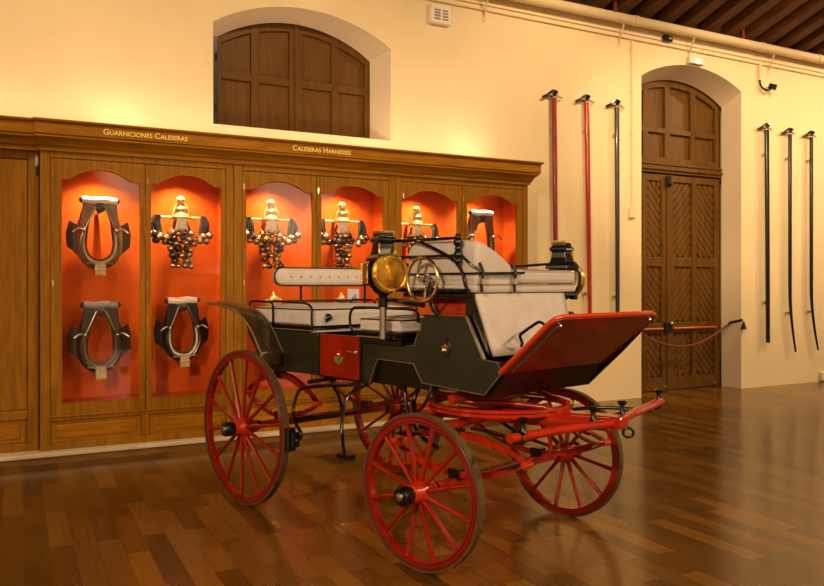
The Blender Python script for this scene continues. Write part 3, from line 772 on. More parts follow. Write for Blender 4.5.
# elliptic springs
def espring(cx_, y, hl, zt, zb, ze, steered, m='redor'):
    sp = part('spring', car)
    for zc in (zt, zb):
        bm = B(); K = 20
        for lay in range(3):
            fr = 1 - .22 * lay; P = []
            for i in range(K + 1):
                u = (i / K * 2 - 1) * fr; z = ze + (zc - ze) * math.cos(u * PI / 2) ** .8 + (-.013 if zc == zt else .013) * lay
                p = (cx_ + u * hl, y, z) if not steered else fw(u * hl, y, z); P.append(p)
            tube(bm, P, .020, square=True, up=(0, 1, 0) , sy=.28) if False else tube(bm, P, .006, square=False, seg=8, up=(0, 1, 0), sy=1)
            # flat leaf
            rows = [[Vector(p) + Vector((0, w_, h_)) for p in P] for w_, h_ in ((-.022, -.006), (.022, -.006), (.022, .006), (-.022, .006), (-.022, -.006))]
            loft(bm, rows)
        link('leaf_pack', bm, M[m], sp, smooth=False)
    for s in (-1, 1):
        bm = B(); p = Vector((cx_ + s * hl, y, ze)) if not steered else fw(s * hl, y, ze)
        tube(bm, [p + Vector((0, -.032, 0)), p + Vector((0, .032, 0))], .020, 12); link('spring_eye', bm, M['redrim'], sp, smooth=True)
    p = Vector((cx_, y, 0)) if not steered else fw(0, y, 0)
    for zc in (zt - .012, zb + .012):
        bm = B(); box(bm, p.x - .045, p.x + .045, p.y - .030, p.y + .030, zc - .030, zc + .030); link('clamp', bm, M['black'], sp, bevel=.004)
for y in (-.42, .42):
    espring(0, y, .47, .93, .595, .745, False, 'red'); espring(FA, y, .50, .735, .475, .615, True)
# front carriage: beds, fifth wheel, futchells, splinter bar
ftube('lower_bed', [(0, -.52, .775), (0, -.40, .775), (0, -.2, .80), (0, 0, .81), (0, .2, .80), (0, .40, .775), (0, .52, .775)], [.026]*6*6+[.026], 'redor', sp=6, steered=True, sy=1.1)
ftube('upper_bed', [(0, -.47, .925), (0, -.38, .925), (0, -.2, .90), (0, 0, .885), (0, .2, .90), (0, .40, .93), (0, .52, .94)], .028, 'redor', sp=6, steered=True)
bm = B(); K = 64
for z in (.842, .866):
    P = [fw(.43 * math.cos(2 * PI * k / K), .43 * math.sin(2 * PI * k / K), z) for k in range(K)]
    rows = [[p + Vector(((p - fw(0, 0, z)).normalized().x * a, (p - fw(0, 0, z)).normalized().y * a, b2)) for p in P] for a, b2 in ((-.018, -.009), (.018, -.009), (.018, .009), (-.018, .009), (-.018, -.009))]
    loft(bm, rows, closed=True)
link('fifth_wheel', bm, M['redor'], car, smooth=True)
for s in (-1, 1):
    ftube('bed_stay', [(-.42, s * .10, .885), (-.2, s * .22, .90), (0, s * .36, .905), (.2, s * .22, .90), (.42, s * .12, .885)], .018, 'red', steered=True)
for y in (-.12, .12):
    ftube('futchell', [(-.48, y * 2.4, .80), (-.1, y * 1.4, .80), (.3, y * .8, .805), (.80, y * .55, .825)], [.032]*25, 'redor', steered=True, sp=8, sy=1.2)
bm = B(); q0 = fw(.42, 0, .82); 
P = [fw(.30, 0, .82), fw(.86, 0, .832)]
tube(bm, P, .042, square=True, up=(0, 0, 1), sy=.8); link('pole_socket', bm, M['redor'], car, bevel=.008)
bm = B(); p = fw(.78, -.043, .832); tube(bm, [p, p + Vector((0, -.012, 0))], .018, 14); link('socket_bolt', bm, M['black'], car, smooth=True)
ftube('pole_ring', [tuple(Vector((.89 + .024 * math.cos(a), -.02 + .014 * math.cos(a), .785 + .026 * math.sin(a)))) for a in [2 * PI * k / 14 for k in range(15)]], .008, 'black', sp=0, steered=True)
sb = part('splinter_bar', car)
ftube('bar', [(.66, -.80, .83), (.69, -.60, .832), (.73, -.35, .832), (.78, -.12, .828), (.80, 0, .826), (.78, .12, .828), (.735, .35, .835), (.70, .62, .842), (.67, .82, .845)], .027, 'redor', par=sb, steered=True, sy=.9, seg=12)
for y in (-.80, .82):
    bm = B(); x = .66 if y < 0 else .67
    s_ = 1 if y < 0 else -1; tube(bm, [fw(x + .004, y + s_ * .055, .832), fw(x + .006, y + s_ * .095, .833)], .032, 14); link('bar_cap', bm, M['black'], sb, smooth=True)
for (x, y) in ((.685, -.72), (.755, -.16), (.755, .16), (.675, .78)):
    bm = B(); c = fw(x, y, .85); lathe(bm, [(.024, 0), (.014, .012), (.013, .05), (.026, .062), (.028, .074), (.012, .08)], c, (0, 0, 1), 16); link('roller_bolt', bm, M['black'], sb, smooth=True)
for s in (-1, 1):
    ftube('splinter_stay', [(.10, s * .40, .76), (.35, s * .58, .80), (.67, s * .70, .80)], .012, 'black', par=sb, steered=True)
ftube('cross_stay', [(.62, -.70, .79), (.62, .72, .82)], .012, 'black', par=sb, sp=0, steered=True)
for s in (-1, 1):
    ftube('spring_stay', [(.50, s * .42, .615), (.50, s * .2, .66), (.38, s * .06, .79)], .012, 'red', steered=True)
    ftube('hanger_iron', [(1.42, s * .30, .97), (1.40, s * .34, .86), (1.46, s * .38, .78), (1.58, s * .36, .72)], .016, 'black')
    ftube('body_loop', [(1.30, s * .33, .97), (1.36, s * .36, .80), (1.5, s * .38, .66), (1.66, s * .38, .60)], .013, 'black')
bm = B(); box(bm, 1.50, 1.58, -.40, -.32, .70, .78); lathe(bm, [(.05, 0), (.05, .05), (.03, .06)], (1.54, -.30, .74), (0, -1, 0), 14); link('buffer_block', bm, M['black'], car, bevel=.01)

# ---- body
NOTCH = [(1.154, .955), (1.239, 1.123), (1.577, 1.117), (1.652, 1.008)]
outline = [(-.05, .957), (.6, .965), (1.154, .955)] + NOTCH[1:] + [(2.154, .985), (2.285, 1.12), (2.25, 1.172), (2.142, 1.182), (2.055, 1.34), (2.01, 1.418), (1.666, 1.418), (1.635, 1.33), (1.585, 1.235), (1.45, 1.215), (1.05, 1.235), (.60, 1.235), (.55, 1.255), (-.30, 1.265), (-.38, 1.36), (-.33, 1.22), (-.18, 1.05)]
for s in (-1, 1):
    bm = B(); prism(bm, outline, s * .475, s * .505); sp = link('side_panel', bm, M['darkgreen'], car, bevel=.005)
    bm = B(); off = s * .507
    P = [(x, off, z) for x, z in (NOTCH[:1] + NOTCH[1:] + [(2.154, .985), (2.285, 1.12), (2.25, 1.172), (2.142, 1.182), (2.01, 1.418), (1.666, 1.418), (1.585, 1.235)])]
    tube(bm, P, .0028, 5, up=(0, 1, 0)); link('coachline', bm, M['pinstripe'], sp)
# floor pan and lower hull
bm = B(); prism(bm, [(-.05, .96), (2.12, .985), (2.25, 1.12), (2.20, 1.17), (1.95, 1.17), (1.95, 1.02), (0, 1.0), (-.2, 1.06), (-.36, 1.34), (-.38, 1.34), (-.19, 1.04)], -.475, .475); link('hull', bm, M['blackpaint'], car)
for s in (-1, 1):
    bm = B(); box(bm, .95, 1.75, s * .468 - .006, s * .468 + .006, .963, 1.235); link('inner_panel', bm, M['blackpaint'], car)
bm = B(); box(bm, .02, .06, -.46, .46, 1.0, 1.26); box(bm, .43, .46, -.46, .46, 1.0, 1.27); link('rear_seat_riser', bm, M['blackpaint'], car)
bm = B(); box(bm, 1.10, 1.13, -.46, .46, 1.0, 1.22); box(bm, 1.40, 1.43, -.46, .46, 1.0, 1.22); link('middle_seat_riser', bm, M['blackpaint'], car)
bm = B(); box(bm, -.25, .50, -.50, .50, 1.262, 1.288); link('rear_seat_board', bm, M['blackpaint'], car, bevel=.006)
bm = B(); box(bm, -.27, .52, -.515, .515, 1.288, 1.305); link('rear_seat_frame', bm, M['black'], car, bevel=.004)
bm = B(); box(bm, .0, .53, -.519, -.510, 1.268, 1.276); link('seat_moulding', bm, M['brownleather'], car)
bm = B(); box(bm, 1.03, 1.47, -.515, .515, 1.215, 1.265); box(bm, 1.02, 1.48, -.525, .525, 1.278, 1.300); box(bm, 1.05, 1.46, -.50, .50, 1.262, 1.28); link('middle_seat_board', bm, M['black'], car, bevel=.005)
bm = B(); box(bm, 1.05, 1.42, -.529, -.524, 1.258, 1.267); link('seat_moulding', bm, M['pinstripe'], car)
# passenger door in the near side
dr = part('side_door', car)
bm = B(); box(bm, .64, 1.068, -.522, -.500, .972, 1.258); link('panel', bm, M['red'], dr, bevel=.004)
bm = B(); tube(bm, [(.632, -.515, 1.262), (.632, -.515, .966), (1.078, -.515, .966), (1.078, -.515, 1.262)], .008, 6, up=(0, 1, 0)); link('door_edge', bm, M['blackpaint'], dr)
bm = B(); lathe(bm, [(.016, 0), (.016, .01), (.008, .014)], (1.045, -.522, 1.152), (0, -1, 0), 14); tube(bm, spline([(1.045, -.54, 1.152), (1.01, -.545, 1.152), (.965, -.54, 1.158)], 4), .0075, 8); link('door_handle', bm, M['brass'], dr, smooth=True)
bm = B()
for k in range(8):
    a = PI * (1.05 + .9 * k / 7); ball(bm, (.856 + .036 * math.cos(a), -.523, 1.108 + .036 * math.sin(a)), .012, 8, 5)
link('laurel', bm, M['emblemgreen'], dr)
bm = B(); ball(bm, (.856, -.523, 1.128), .014, 10, 6); ball(bm, (.846, -.523, 1.105), .010, 8, 5); ball(bm, (.866, -.523, 1.105), .010, 8, 5); ball(bm, (.856, -.523, 1.148), .008, 8, 5); link('crown_badge', bm, M['brass'], dr)
bm = B()
for z in (1.02, 1.2): tube(bm, [(.63, -.524, z), (.63, -.524, z + .04)], .007, 8)
link('hinge', bm, M['black'], dr, smooth=True)
# crest on the front quarter
cr = part('crest', car)
bm = B(); lathe(bm, [(.038, 0), (.034, .008), (.0, .009)], (0, 0, 0), (0, -1, 0), 22)
bm.transform(Matrix.Diagonal((1.1, 1, 1.5, 1))); bm.transform(Matrix.Translation((1.853, -.507, 1.232))); link('crest_shield', bm, M['blackleather'], cr, smooth=True)
bm = B(); ball(bm, (1.853, -.514, 1.215), .021, 12, 6); ball(bm, (1.835, -.515, 1.236), .012, 8, 5); ball(bm, (1.871, -.515, 1.236), .012, 8, 5); ball(bm, (1.853, -.516, 1.246), .012, 8, 5); link('crown', bm, M['brass'], cr)

# ---- cushions
pillow('rear_cushion', -.28, .49, -.49, .49, 1.306, 1.422, M['cushion'], car, .03, .03)
pillow('rear_cushion_front', .47, .50, -.485, .485, 1.255, 1.40, M['cushion'], car, .012, 0, False)
pillow('middle_cushion', 1.05, 1.45, -.50, .50, 1.300, 1.378, M['cushion'], car, .025, .02)
bm = B()
for k in range(6): tube(bm, spline([(.505, -.36 + .004 * k, 1.385), (.52, -.355 + .008 * k - .02, 1.36), (.515, -.35 + .012 * k - .03, 1.32 + .006 * k)], 3), [.006, .008, .009, .009, .007, .004, .002], 6)
link('cushion_tassel', bm, M['blackleather'], car, smooth=True)
# tufted capsule backrest
bk = part('backrest', car)
bm = B(); K = 10; yL, yR, zc, hh = -.485, .46, 1.655, .066
def cap(y, z):
    return (y, z)
P2 = []
for i in range(K + 1):
    a = PI / 2 + PI * i / K; P2.append((yL + hh + hh * math.cos(a), zc + hh * math.sin(a)))
for i in range(K + 1):
    a = -PI / 2 + PI * i / K; P2.append((yR - hh + hh * math.cos(a), zc + hh * math.sin(a)))
cy, cz = 0, zc
rows = []
for sc_, dx in ((1, -.02), (1, .015), (.93, .035), (.7, .048), (.35, .052)):
    rows.append([(dx, max(yL + hh, min(yR - hh, y)) + (y - max(yL + hh, min(yR - hh, y))) * sc_, zc + (z - zc) * sc_) for y, z in P2])
V = loft(bm, rows, closed=True); bm.faces.new(V[-1]); bm.faces.new(V[0][::-1]); link('padding', bm, M['cushion'], bk, smooth=True, autosm=False)
bm = B(); tube(bm, [(.018, y, z) for y, z in P2], .008, 6, closed=True, up=(1, 0, 0)); link('piping', bm, M['blackleather'], bk, smooth=True)
bm = B()
for i in range(9): ball(bm, (.050, -.36 + .09 * i, zc), .008, 8, 6)
link('tuft_button', bm, M['brownleather'], bk, smooth=True)
for y in (-.235, .40):
    bm = B(); tube(bm, [(0, y, 1.30), (0, y, 1.605)], .010, 8); link('support_post', bm, M['black'], bk, smooth=True)
# ---- iron rails
def rail(name, pts, r=.009, sp=5, m='black'): return ftube(name, pts, r, m, sp=sp, seg=8)
for s in (-1, 1):
    rail('armrest_rail', [(-.30, s * .50, 1.33), (-.31, s * .50, 1.44), (-.27, s * .50, 1.466), (-.10, s * .50, 1.465), (.0, s * .50, 1.458), (.02, s * .50, 1.40), (.02, s * .50, 1.30)])
    rail('armrest_rail', [(.03, s * .50, 1.472), (.25, s * .50, 1.468), (.44, s * .50, 1.462), (.51, s * .50, 1.43), (.52, s * .505, 1.36), (.53, s * .508, 1.275)])
    rail('armrest_rail', [(1.04, s * .525, 1.27), (.99, s * .525, 1.31), (.98, s * .525, 1.39), (1.01, s * .525, 1.438), (1.08, s * .525, 1.448), (1.35, s * .525, 1.448), (1.58, s * .525, 1.445), (1.63, s * .52, 1.42), (1.62, s * .51, 1.37)])
    rail('tail_iron', [(-.34, s * .44, 1.40), (-.40, s * .44, 1.34), (-.38, s * .43, 1.27), (-.30, s * .42, 1.22)], .011)
rail('back_rail', [(-.04, -.50, 1.468), (-.04, 0, 1.468), (-.04, .50, 1.468)], .008)
rail('side_rail', [(.0, .52, 1.47), (.8, .52, 1.465), (1.6, .52, 1.46)], .008)
bm = B(); lathe(bm, [(.035, 0), (.04, .02), (.04, .05), (.02, .07)], (-.39, -.40, 1.25), (0, 0, 1), 14); link('tail_lamp', bm, M['black'], car, smooth=True)
bm = B(); ball(bm, (-.385, -.44, 1.29), .022); ball(bm, (-.36, -.445, 1.27), .016); link('tail_lamp_lens', bm, M['brass'], car, smooth=True)
# ---- mudguards over the rear wheels
for s in (-1, 1):
    prof = spline([(-.64, 0, 1.452), (-.40, 0, 1.435), (-.20, 0, 1.40), (-.07, 0, 1.345), (.05, 0, 1.25), (.14, 0, 1.14), (.175, 0, 1.095), (.17, 0, 1.0)], 5)
    bm = B(); rows = []
    for (yo, dz) in ((.515, 0), (.56, .006), (.62, .008), (.68, .004), (.70, -.006)):
        taper = [min(1, max(.35, (p.x + .80) * 2.2)) for p in prof]
        rows.append([(p.x, s * (.515 + (yo - .515) * 1), p.z + dz) for p, t_ in zip(prof, taper)])
    loft(bm, rows); o = link('mudguard', bm, M['mudguard'], car, smooth=True); sm = o.modifiers.new('s', 'SOLIDIFY'); sm.thickness = .010; sm.offset = 0
    bm = B(); tube(bm, [(p.x, s * .70, p.z) for p in prof], .006, 6); tube(bm, [(p.x, s * .517, p.z + .006) for p in prof], .005, 6); link('binding', bm, M['pinstripe'], o, smooth=True)
    ftube('mudguard_stay', [(-.1, s * .50, 1.28), (-.16, s * .56, 1.34), (-.2, s * .62, 1.385)], .008, 'black')

# ---- driver's box
bm = B(); prism(bm, [(1.70, 1.17), (2.03, 1.17), (2.00, 1.53), (1.64, 1.53), (1.68, 1.40)], -.43, .40); link('box_riser', bm, M['redor'], car, bevel=.006)
bm = B(); prism(bm, [(1.98, 1.418), (1.98, 1.53), (2.062, 1.53), (2.16, 1.20), (2.11, 1.185)], -.475, -.455); link('box_bracket', bm, M['black'], car, bevel=.004)
bm = B(); prism(bm, [(2.145, 1.185), (2.155, 1.185), (2.02, 1.418), (2.01, 1.418)], -.507, -.492); link('sill_strip', bm, M['silver'], car)
bm = B(); box(bm, 1.50, 2.08, -.52, .45, 1.522, 1.548); link('box_seat_frame', bm, M['black'], car, bevel=.006)
cv = part('canvas_cover', car)
# apron hanging down the front of the box
bm = B(); rows = []
for q in range(9):
    f = q / 8; z = 1.545 - .345 * f; x = 2.085 + .105 * f
    rows.append([(x + .004 * math.sin(y * 22 + f * 3) * f, y, z) for y in [(-.50 + .045 * f) + (.31 + .50 - .06 * f) * k / 16 for k in range(17)]])
loft(bm, rows); o = link('apron', bm, M['canvas'], cv, smooth=True); sm = o.modifiers.new('s', 'SOLIDIFY'); sm.thickness = .02
# wide cushion band
bm = B(); box(bm, 1.52, 2.10, -.515, .425, 1.548, 1.60); link('cushion_band', bm, M['canvas'], cv, bevel=.02)
bm = B(); box(bm, 1.50, 2.095, -.505, .42, 1.602, 1.685); o = link('cushion_top', bm, M['canvas'], cv, bevel=.025)
# raised wedge hump on the near side
bm = B(); rows = []
prof = [(-.50, 1.60), (-.507, 1.70), (-.504, 1.80), (-.495, 1.838), (-.46, 1.852), (-.41, 1.835), (-.33, 1.80), (-.26, 1.758), (-.20, 1.712), (-.165, 1.672), (-.16, 1.60)]
for x, k in ((1.52, .90), (1.56, .99), (1.75, 1.02), (1.95, 1.0), (2.06, .97), (2.095, .90)):
    rows.append([(x, y * (1 if y > -.4 else 1), 1.60 + (z - 1.60) * k) for y, z in prof])
V = loft(bm, rows); bm.faces.new(V[0]); bm.faces.new(V[-1]); o = link('cover_hump', bm, M['canvas'], cv, smooth=True)
b_ = o.modifiers.new('bevel', 'BEVEL'); b_.width = .02; b_.segments = 3; b_.limit_method = 'ANGLE'; b_.angle_limit = math.radians(50)
# seams and straps
bm = B(); tube(bm, [(1.53, -.517, 1.66), (2.08, -.517, 1.66), (2.105, -.50, 1.66), (2.105, -.10, 1.667)], .006, 6); link('strap', bm, M['blackleather'], cv)
for y in (-.485, -.205):
    bm = B(); tube(bm, spline([(2.10, y, 1.72), (2.118, y + .008, 1.665), (2.118, y - .004, 1.61), (2.118, y, 1.555)], 4), [.009]*4 + [.013]*2 + [.009]*7, 6); link('strap', bm, M['blackleather'], cv, smooth=True)
    bm = B(); box(bm, 2.112, 2.128, y - .012, y + .016, 1.60, 1.63); link('buckle', bm, M['steel'], cv)
bm = B(); tube(bm, spline([(2.00, -.522, 1.76), (2.06, -.522, 1.715), (2.108, -.492, 1.675)], 4), .008, 6); link('strap', bm, M['blackleather'], cv)
bm = B(); tube(bm, [(2.108, -.12, 1.684), (2.104, .40, 1.684)], .003, 5); tube(bm, [(2.108, -.50, 1.597), (2.108, .41, 1.597)], .0025, 5); link('seam', bm, M['brownleather'], cv)
# driver's rails
for s in (-1, 1):
    y = -.53 if s < 0 else .455
    if s < 0:
        rail('box_rail', [(1.42, y, 1.865), (1.95, y, 1.862)], .010, 0)
        rail('box_rail', [(1.45, y, 1.762), (1.93, y, 1.762)], .009, 0)
        rail('box_rail', [(1.62, y, 1.862), (1.80, y, 1.80), (1.95, y, 1.73), (2.01, y, 1.66), (2.03, y, 1.60), (2.05, y, 1.565)], .010)
        rail('box_rail', [(1.46, y, 1.565), (2.06, y, 1.560)], .014, 0)
        bm = B()
        for z, r in ((1.865, .020), (1.835, .028), (1.80, .020), (1.765, .028), (1.73, .022)): ball(bm, (1.985, y - .01, z), r, 10, 7)
        tube(bm, [(1.985, y - .01, 1.70), (1.985, y - .01, 1.885)], .014, 8); link('rail_joint', bm, M['black'], car, smooth=True)
    else:
        rail('box_rail', [(1.50, y, 1.72), (2.0, y, 1.735), (2.07, y, 1.725), (2.10, y, 1.66), (2.09, y, 1.59), (2.05, y, 1.535)], .009)
rail('box_rail', [(1.50, .45, 1.70), (1.50, -.1, 1.71), (1.50, -.5, 1.72)], .009)
bm = B(); box(bm, 2.03, 2.08, .43, .47, 1.50, 1.545); link('rail_foot', bm, M['black'], car, bevel=.01)
# grab handle in front of the apron
ftube('grab_handle', [(2.22, -.27, 1.25), (2.24, -.285, 1.268), (2.262, -.33, 1.312), (2.27, -.30, 1.335), (2.285, -.21, 1.38), (2.30, -.19, 1.382), (2.32, -.16, 1.36)], .009, 'black', sp=4, seg=8)

# ---- inclined toe board / dash
da = part('dashboard', car)
def dpt(u, y):  # u 0 bottom .. 1 top on the slope
    return Vector((2.262 + (2.635 - 2.262) * u, y, 1.125 + (1.44 - 1.125) * u))
nrm = Vector((.315, 0, -.373)).normalized()
bm = B(); rows = []
YN, YFA = -.51, .46
outl = []
for (u, y) in ((0, YN), (.90, YN), (.97, YN + .015), (1.0, YN + .06), (1.0, YFA - .05), (.97, YFA), (0, YFA)): outl.append(dpt(u, y))
A = [bm.verts.new(p) for p in outl]; Q = [bm.verts.new(p + nrm * .028) for p in outl]
bm.faces.new(A); bm.faces.new(Q[::-1])
for i in range(len(A)): bm.faces.new((A[i], Q[i], Q[(i + 1) % len(A)], A[(i + 1) % len(A)]))
link('board', bm, M['darkred'], da, bevel=.004)
bm = B(); tube(bm, [p + nrm * .010 for p in outl], .012, 8); link('edge_roll', bm, M['redrim'], da, smooth=True)
bm = B()
for k, (du, dy) in enumerate(((.06, .055), (.10, .085))):
    P = [dpt(0.02 + du, YN + dy) + nrm * .030, dpt(.90 - du * .3, YN + dy) + nrm * .030]
    tube(bm, P, .006 if k == 0 else .004, 6)
link('moulding', bm, M['brownleather'], da, smooth=True)
bm = B()
ball(bm, dpt(.90, YN + .07) + nrm * .034, .012, 8, 6); link('rivet', bm, M['silver'], da, smooth=True)
bm = B(); ball(bm, dpt(.93, YFA - .06) + nrm * .034, .012, 8, 6); link('rivet', bm, M['silver'], da, smooth=True)
bm = B(); prism(bm, [(2.135, .978), (2.275, 1.13), (2.30, 1.122), (2.155, .962)], -.475, .475); link('toe_panel', bm, M['blackpaint'], da, bevel=.004)
bm = B()
for ya, yb_ in ((YFA - .012, YFA + .02),): prism(bm, [(2.15, .962), (2.255, 1.12), (2.625, 1.43), (2.615, 1.395), (2.40, 1.185)], ya, yb_)
link('cheek', bm, M['blackpaint'], da)

# ---- side lamps
def side_lamp(x, y, yaw, stem, z=1.663):
    l = part('side_lamp', car, (x, y, z), yaw)
    bm = B(); prism(bm, [(-.085, -.065), (.010, -.065), (.010, .065), (-.085, .065)], -.085, .075, 'xy'); lathe(bm, [(.07, -.055), (.095, -.035), (.100, .0), (.100, .014), (.09, .014)], (.062, 0, 0), (1, 0, 0), 40, cap=False); link('case', bm, M['black'], l, bevel=.012)
    # chimney
    bm = B()
    def sq(w, d, z): return [(-.01 - w, -d, z), (-.01 + w, -d, z), (-.01 + w, d, z), (-.01 - w, d, z)]
    V = loft(bm, [sq(.085, .080, .075), sq(.082, .078, .095), sq(.062, .060, .115), sq(.052, .052, .150), sq(.048, .048, .185), sq(.060, .060, .195), sq(.062, .062, .212), sq(.048, .048, .225), sq(.046, .046, .250)], closed=True); bm.faces.new(V[0]); bm.faces.new(V[-1])
    link('chimney', bm, M['black'], l, bevel=.004)
    bm = B(); V = loft(bm, [sq(.050, .050, .246), sq(.052, .052, .256), sq(.040, .040, .262)], closed=True); bm.faces.new(V[0]); bm.faces.new(V[-1])
    link('chimney_cap', bm, M['lampbrass'], l, smooth=True)
    for sy in (-1, 1):
        bm = B(); tube(bm, spline([(.045, sy * .052, .185), (.048, sy * .056, .13), (.075, sy * .080, .085)], 4), .005, 6); link('chimney_wire', bm, M['lampbrass'], l, smooth=True)
    # round front lens in a gilt ring, with a bowl reflector
    ox = .062
    bm = B(); lathe(bm, [(.092, 0), (.114, .006), (.121, .020), (.118, .034), (.105, .042), (.093, .040), (.091, .030)], (ox, 0, 0), (1, 0, 0), 40); link('lens_ring', bm, M['lampbrass'], l, smooth=True)
    bm = B(); lathe(bm, [(.001, -.046), (.02, -.044), (.04, -.038), (.06, -.027), (.078, -.010), (.088, .008), (.096, .032)], (ox, 0, 0), (1, 0, 0), 18, cap=False)
    rn = random.Random(5)
    for v in bm.verts: v.co.x += rn.uniform(-.008, .006)
    link('reflector', bm, M['reflector'], l)
    bm = B(); lathe(bm, [(.010, -.05), (.014, -.01), (.006, .012)], (ox, 0, 0), (1, 0, 0), 14); tube(bm, [(ox - .01, -.055, .03), (ox + .0, .0, -.0), (ox - .01, .05, .045)], .005, 8); link('burner', bm, M['silver'], l, smooth=True)
    bm = B(); lathe(bm, [(.097, .034), (.08, .044), (.05, .052), (.02, .055), (.0, .0555)], (ox, 0, 0), (1, 0, 0), 40, cap=False); link('lens', bm, M['lensglass'], l, smooth=True)
    # square side window with scalloped edge
    bm = B(); box(bm, -.080, .010, -.108, -.066, -.070, .062); link('side_window_frame', bm, M['black'], l, bevel=.004)
    bm = B(); box(bm, -.070, .004, -.114, -.106, -.062, .056); link('side_window', bm, M['reflector'], l, bevel=.006)
    bm = B()
    for k in range(8): ball(bm, (-.076, -.112, -.06 + .0165 * k), .009, 8, 6)
    link('bead_trim', bm, M['gold'], l, smooth=True)
    bm = B(); lathe(bm, [(.075, -.085), (.055, -.115), (.03, -.13), (.026, -.145), (.030, -.15), (.030, -.20), (.022, -.205)], (-.01, 0, 0), (0, 0, 1), 20); link('oil_pot', bm, M['black'], l, smooth=True)
    if stem:
        bm = B(); tube(bm, [(-.01, 0, -.20), (-.01, 0, -.40)], .022, 14); link('stem', bm, M['steel'], l, smooth=True)
    return l
side_lamp(1.415, -.605, math.radians(-14), True)
side_lamp(1.90, .54, math.radians(100), True, 1.625)
ftube('lamp_bracket', [(1.405, -.60, 1.275), (1.405, -.56, 1.262), (1.405, -.52, 1.255)], .014, 'black')
ftube('lamp_bracket', [(1.92, .52, 1.275), (1.92, .50, 1.262), (1.92, .47, 1.255)], .014, 'black')
# ---- brake hand wheel
bw = part('brake_wheel', car, (1.755, -.60, 1.625), 0)
bm = B(); K = 40; tube(bm, [(.128 * math.cos(2 * PI * k / K), 0, .128 * math.sin(2 * PI * k / K)) for k in range(K)], .0105, 10, closed=True, up=(0, 1, 0)); link('ring', bm, M['brass'], bw, smooth=True)
bm = B()
tube(bm, spline([(0, 0, 0), (.045, 0, .03), (.03, 0, -.05), (.01, 0, -.127)], 6), .009, 8); tube(bm, spline([(0, 0, 0), (-.04, 0, .02), (-.03, 0, .07), (-.01, 0, .127)], 6), .009, 8)
link('wheel_spoke', bm, M['silver'], bw, smooth=True)
bm = B(); tube(bm, [(0, -.02, 0), (0, .07, 0)], .016, 12); link('spindle', bm, M['steel'], bw, smooth=True)
ftube('brake_lever', [(1.30, -.53, 1.505), (1.45, -.55, 1.50), (1.60, -.57, 1.485), (1.75, -.585, 1.475)], .014, 'black')
ftube('brake_crank', [(1.52, -.57, 1.50), (1.62, -.585, 1.505), (1.72, -.60, 1.50)], .012, 'silver')
ftube('brake_column', [(1.75, -.545, 1.62), (1.77, -.54, 1.48), (1.80, -.52, 1.42)], .014, 'black')
# ---- brake gear and steps
ftube('brake_beam', [(1.10, -.60, .955), (.83, -.62, .925), (.57, -.62, .885)], .014, 'black')
ftube('brake_arm', [(.575, -.62, .885), (.54, -.63, .86), (.525, -.655, .78), (.535, -.67, .71), (.61, -.695, .645), (.675, -.70, .594), (.65, -.70, .55)], .012, 'black')
ftube('brake_beam', [(.70, -.66, .94), (.70, -.4, .95), (.70, .4, .95), (.70, .66, .94)], .014, 'black')
bb = part('brake_block', car)
bm = B(); box(bm, .572, .615, -.765, -.700, .47, .63); link('shoe', bm, M['black'], bb, bevel=.008)
bm = B(); box(bm, .610, .645, -.750, -.69, .50, .60); ball(bm, (.65, -.72, .55), .02); link('shoe_carrier', bm, M['black'], bb, bevel=.006)
st = part('step', car)
for pts in ([(.73, -.50, .965), (.80, -.52, .90), (.907, -.56, .852), (1.017, -.62, .772), (1.069, -.66, .667), (1.132, -.70, .586), (1.20, -.74, .548)], [(1.15, -.49, .965), (1.095, -.50, .937), (1.033, -.55, .896), (1.025, -.60, .836), (1.06, -.65, .72), (1.08, -.68, .64)]):
    bm = B(); tube(bm, spline(pts, 5), .011, 8); link('step_iron', bm, M['black'], st, smooth=True)
bm = B(); box(bm, 1.06, 1.30, -.87, -.73, .515, .527); link('tread', bm, M['leather'], st, bevel=.005)
bm = B(); box(bm, 1.16, 1.29, -.78, -.72, .527, .552); link('step_clamp', bm, M['black'], st, bevel=.006)
st2 = part('step', car)
bm = B(); tube(bm, spline([(1.72, -.49, 1.0), (1.70, -.52, .90), (1.62, -.55, .80), (1.60, -.56, .72)], 5), .011, 8); link('step_iron', bm, M['black'], st2, smooth=True)
bm = B(); box(bm, 1.54, 1.66, -.62, -.52, .70, .712); link('tread', bm, M['black'], st2, bevel=.004)

# ------------------------------------------------------------------ lights
def lamp(kind, loc, energy, col, target=None, **kw):
    d = bpy.data.lights.new('lamp', kind); d.energy = energy; d.color = col
    for k, v in kw.items(): setattr(d, k, v)
    o = bpy.data.objects.new('lamp', d); C.objects.link(o); o.location = loc
    if target is not None:
        o.rotation_euler = (Vector(target) - Vector(loc)).to_track_quat('-Z', 'Y').to_euler()
    return o
TUNG = (1.0, .69, .37); WHT = (1.0, .74, .46)
for o2 in OP:
    for g0, g1 in o2:
        cx_ = (g0 + g1) / 2
        lamp('SPOT', (cx_, -.33, 2.70), 44, WHT, (cx_, -.17, 1.6), spot_size=math.radians(125), spot_blend=.8, shadow_soft_size=.02)
# uplights lying on top of the cabinets
lamp('AREA', (2.6, -.30, 3.09), 9, WHT, (2.6, -.20, 4.0), shape='RECTANGLE', size=6.2, size_y=.08)
for xx, e in ((1.25, 2.5), (3.9, 1.0), (5.3, 1.8)):
    lamp('SPOT', (xx, -.32, 3.10), e, WHT, (xx + .1, -.02, 3.6), spot_size=math.radians(150), spot_blend=1, shadow_soft_size=.06)
# wall washers high in the room
for xx, yy, e in ((-.5, -3.2, 200), (3.0, -3.4, 205), (6.6, -3.2, 255), (9.8, -3.2, 260), (13.0, -3.4, 300)):
    lamp('SPOT', (xx, yy, 6.1), e, TUNG, (xx, 0, 3.4), spot_size=math.radians(90), spot_blend=1, shadow_soft_size=.10)
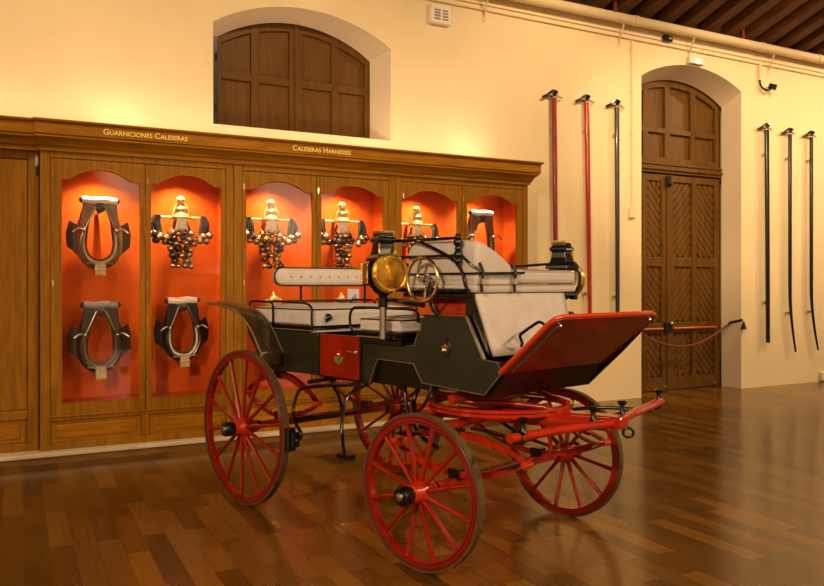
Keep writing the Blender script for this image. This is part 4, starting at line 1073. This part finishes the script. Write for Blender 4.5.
# unseen fill spots added to brighten the carriage, floor and door
for loc, tg, e, a in (((-3.5, -9.5, 4.6), (2.4, -3.0, 1.1), 950, 44), ((6.5, -9.6, 5.2), (3.2, -3.6, .9), 480, 48), ((3.6, -11.5, 4.2), (3.0, -3.6, 1.2), 300, 40),
                      ((10.5, -5.0, 6.0), (7.5, -2.8, 0), 200, 60), ((1.0, -7.0, 5.2), (9.6, 0, 3.2), 1500, 24)):
    lamp('SPOT', loc, e, TUNG, tg, spot_size=math.radians(a), spot_blend=.9, shadow_soft_size=.12)
lamp('SPOT', (15.5, -3.0, 5.9), 380, TUNG, (11.0, 0, 2.5), spot_size=math.radians(70), spot_blend=.9, shadow_soft_size=.05)
# unseen hall as dim ambient; bright noise patches added for glints on gloss
w = bpy.data.worlds.new('world'); sc.world = w; w.use_nodes = True
nt = w.node_tree; bg = nt.nodes['Background']; bg.inputs[1].default_value = 1.0
tc = N(nt, 'ShaderNodeTexCoord'); nz = N(nt, 'ShaderNodeTexNoise'); nz.inputs['Scale'].default_value = 5.5; nz.inputs['Detail'].default_value = 1.0
rp = N(nt, 'ShaderNodeValToRGB'); e = rp.color_ramp.elements
e[0].position = .50; e[0].color = (.070, .038, .015, 1); e[1].position = .69; e[1].color = (3.2, 2.3, 1.35, 1)
k = e.new(.62); k.color = (.16, .09, .04, 1)
nt.links.new(tc.outputs['Generated'], nz.inputs['Vector']); nt.links.new(nz.outputs['Fac'], rp.inputs['Fac']); nt.links.new(rp.outputs['Color'], bg.inputs['Color'])

# ------------------------------------------------------------------ camera
cd = bpy.data.cameras.new('camera'); cam = bpy.data.objects.new('camera', cd); C.objects.link(cam)
cam.location = (0, -8.46, 1.6); cam.rotation_euler = (PI / 2, 0, math.radians(-28.5))
cd.sensor_width = 36; cd.lens = 808 / 824 * 36; cd.shift_y = -9 / 824; cd.clip_start = .05
sc.camera = cam
sc.view_settings.view_transform = 'Standard'; sc.view_settings.look = 'None'; sc.view_settings.gamma = 1; sc.view_settings.use_curve_mapping = False
sc.view_settings.exposure = 1.0
sc.cycles.use_denoising = True
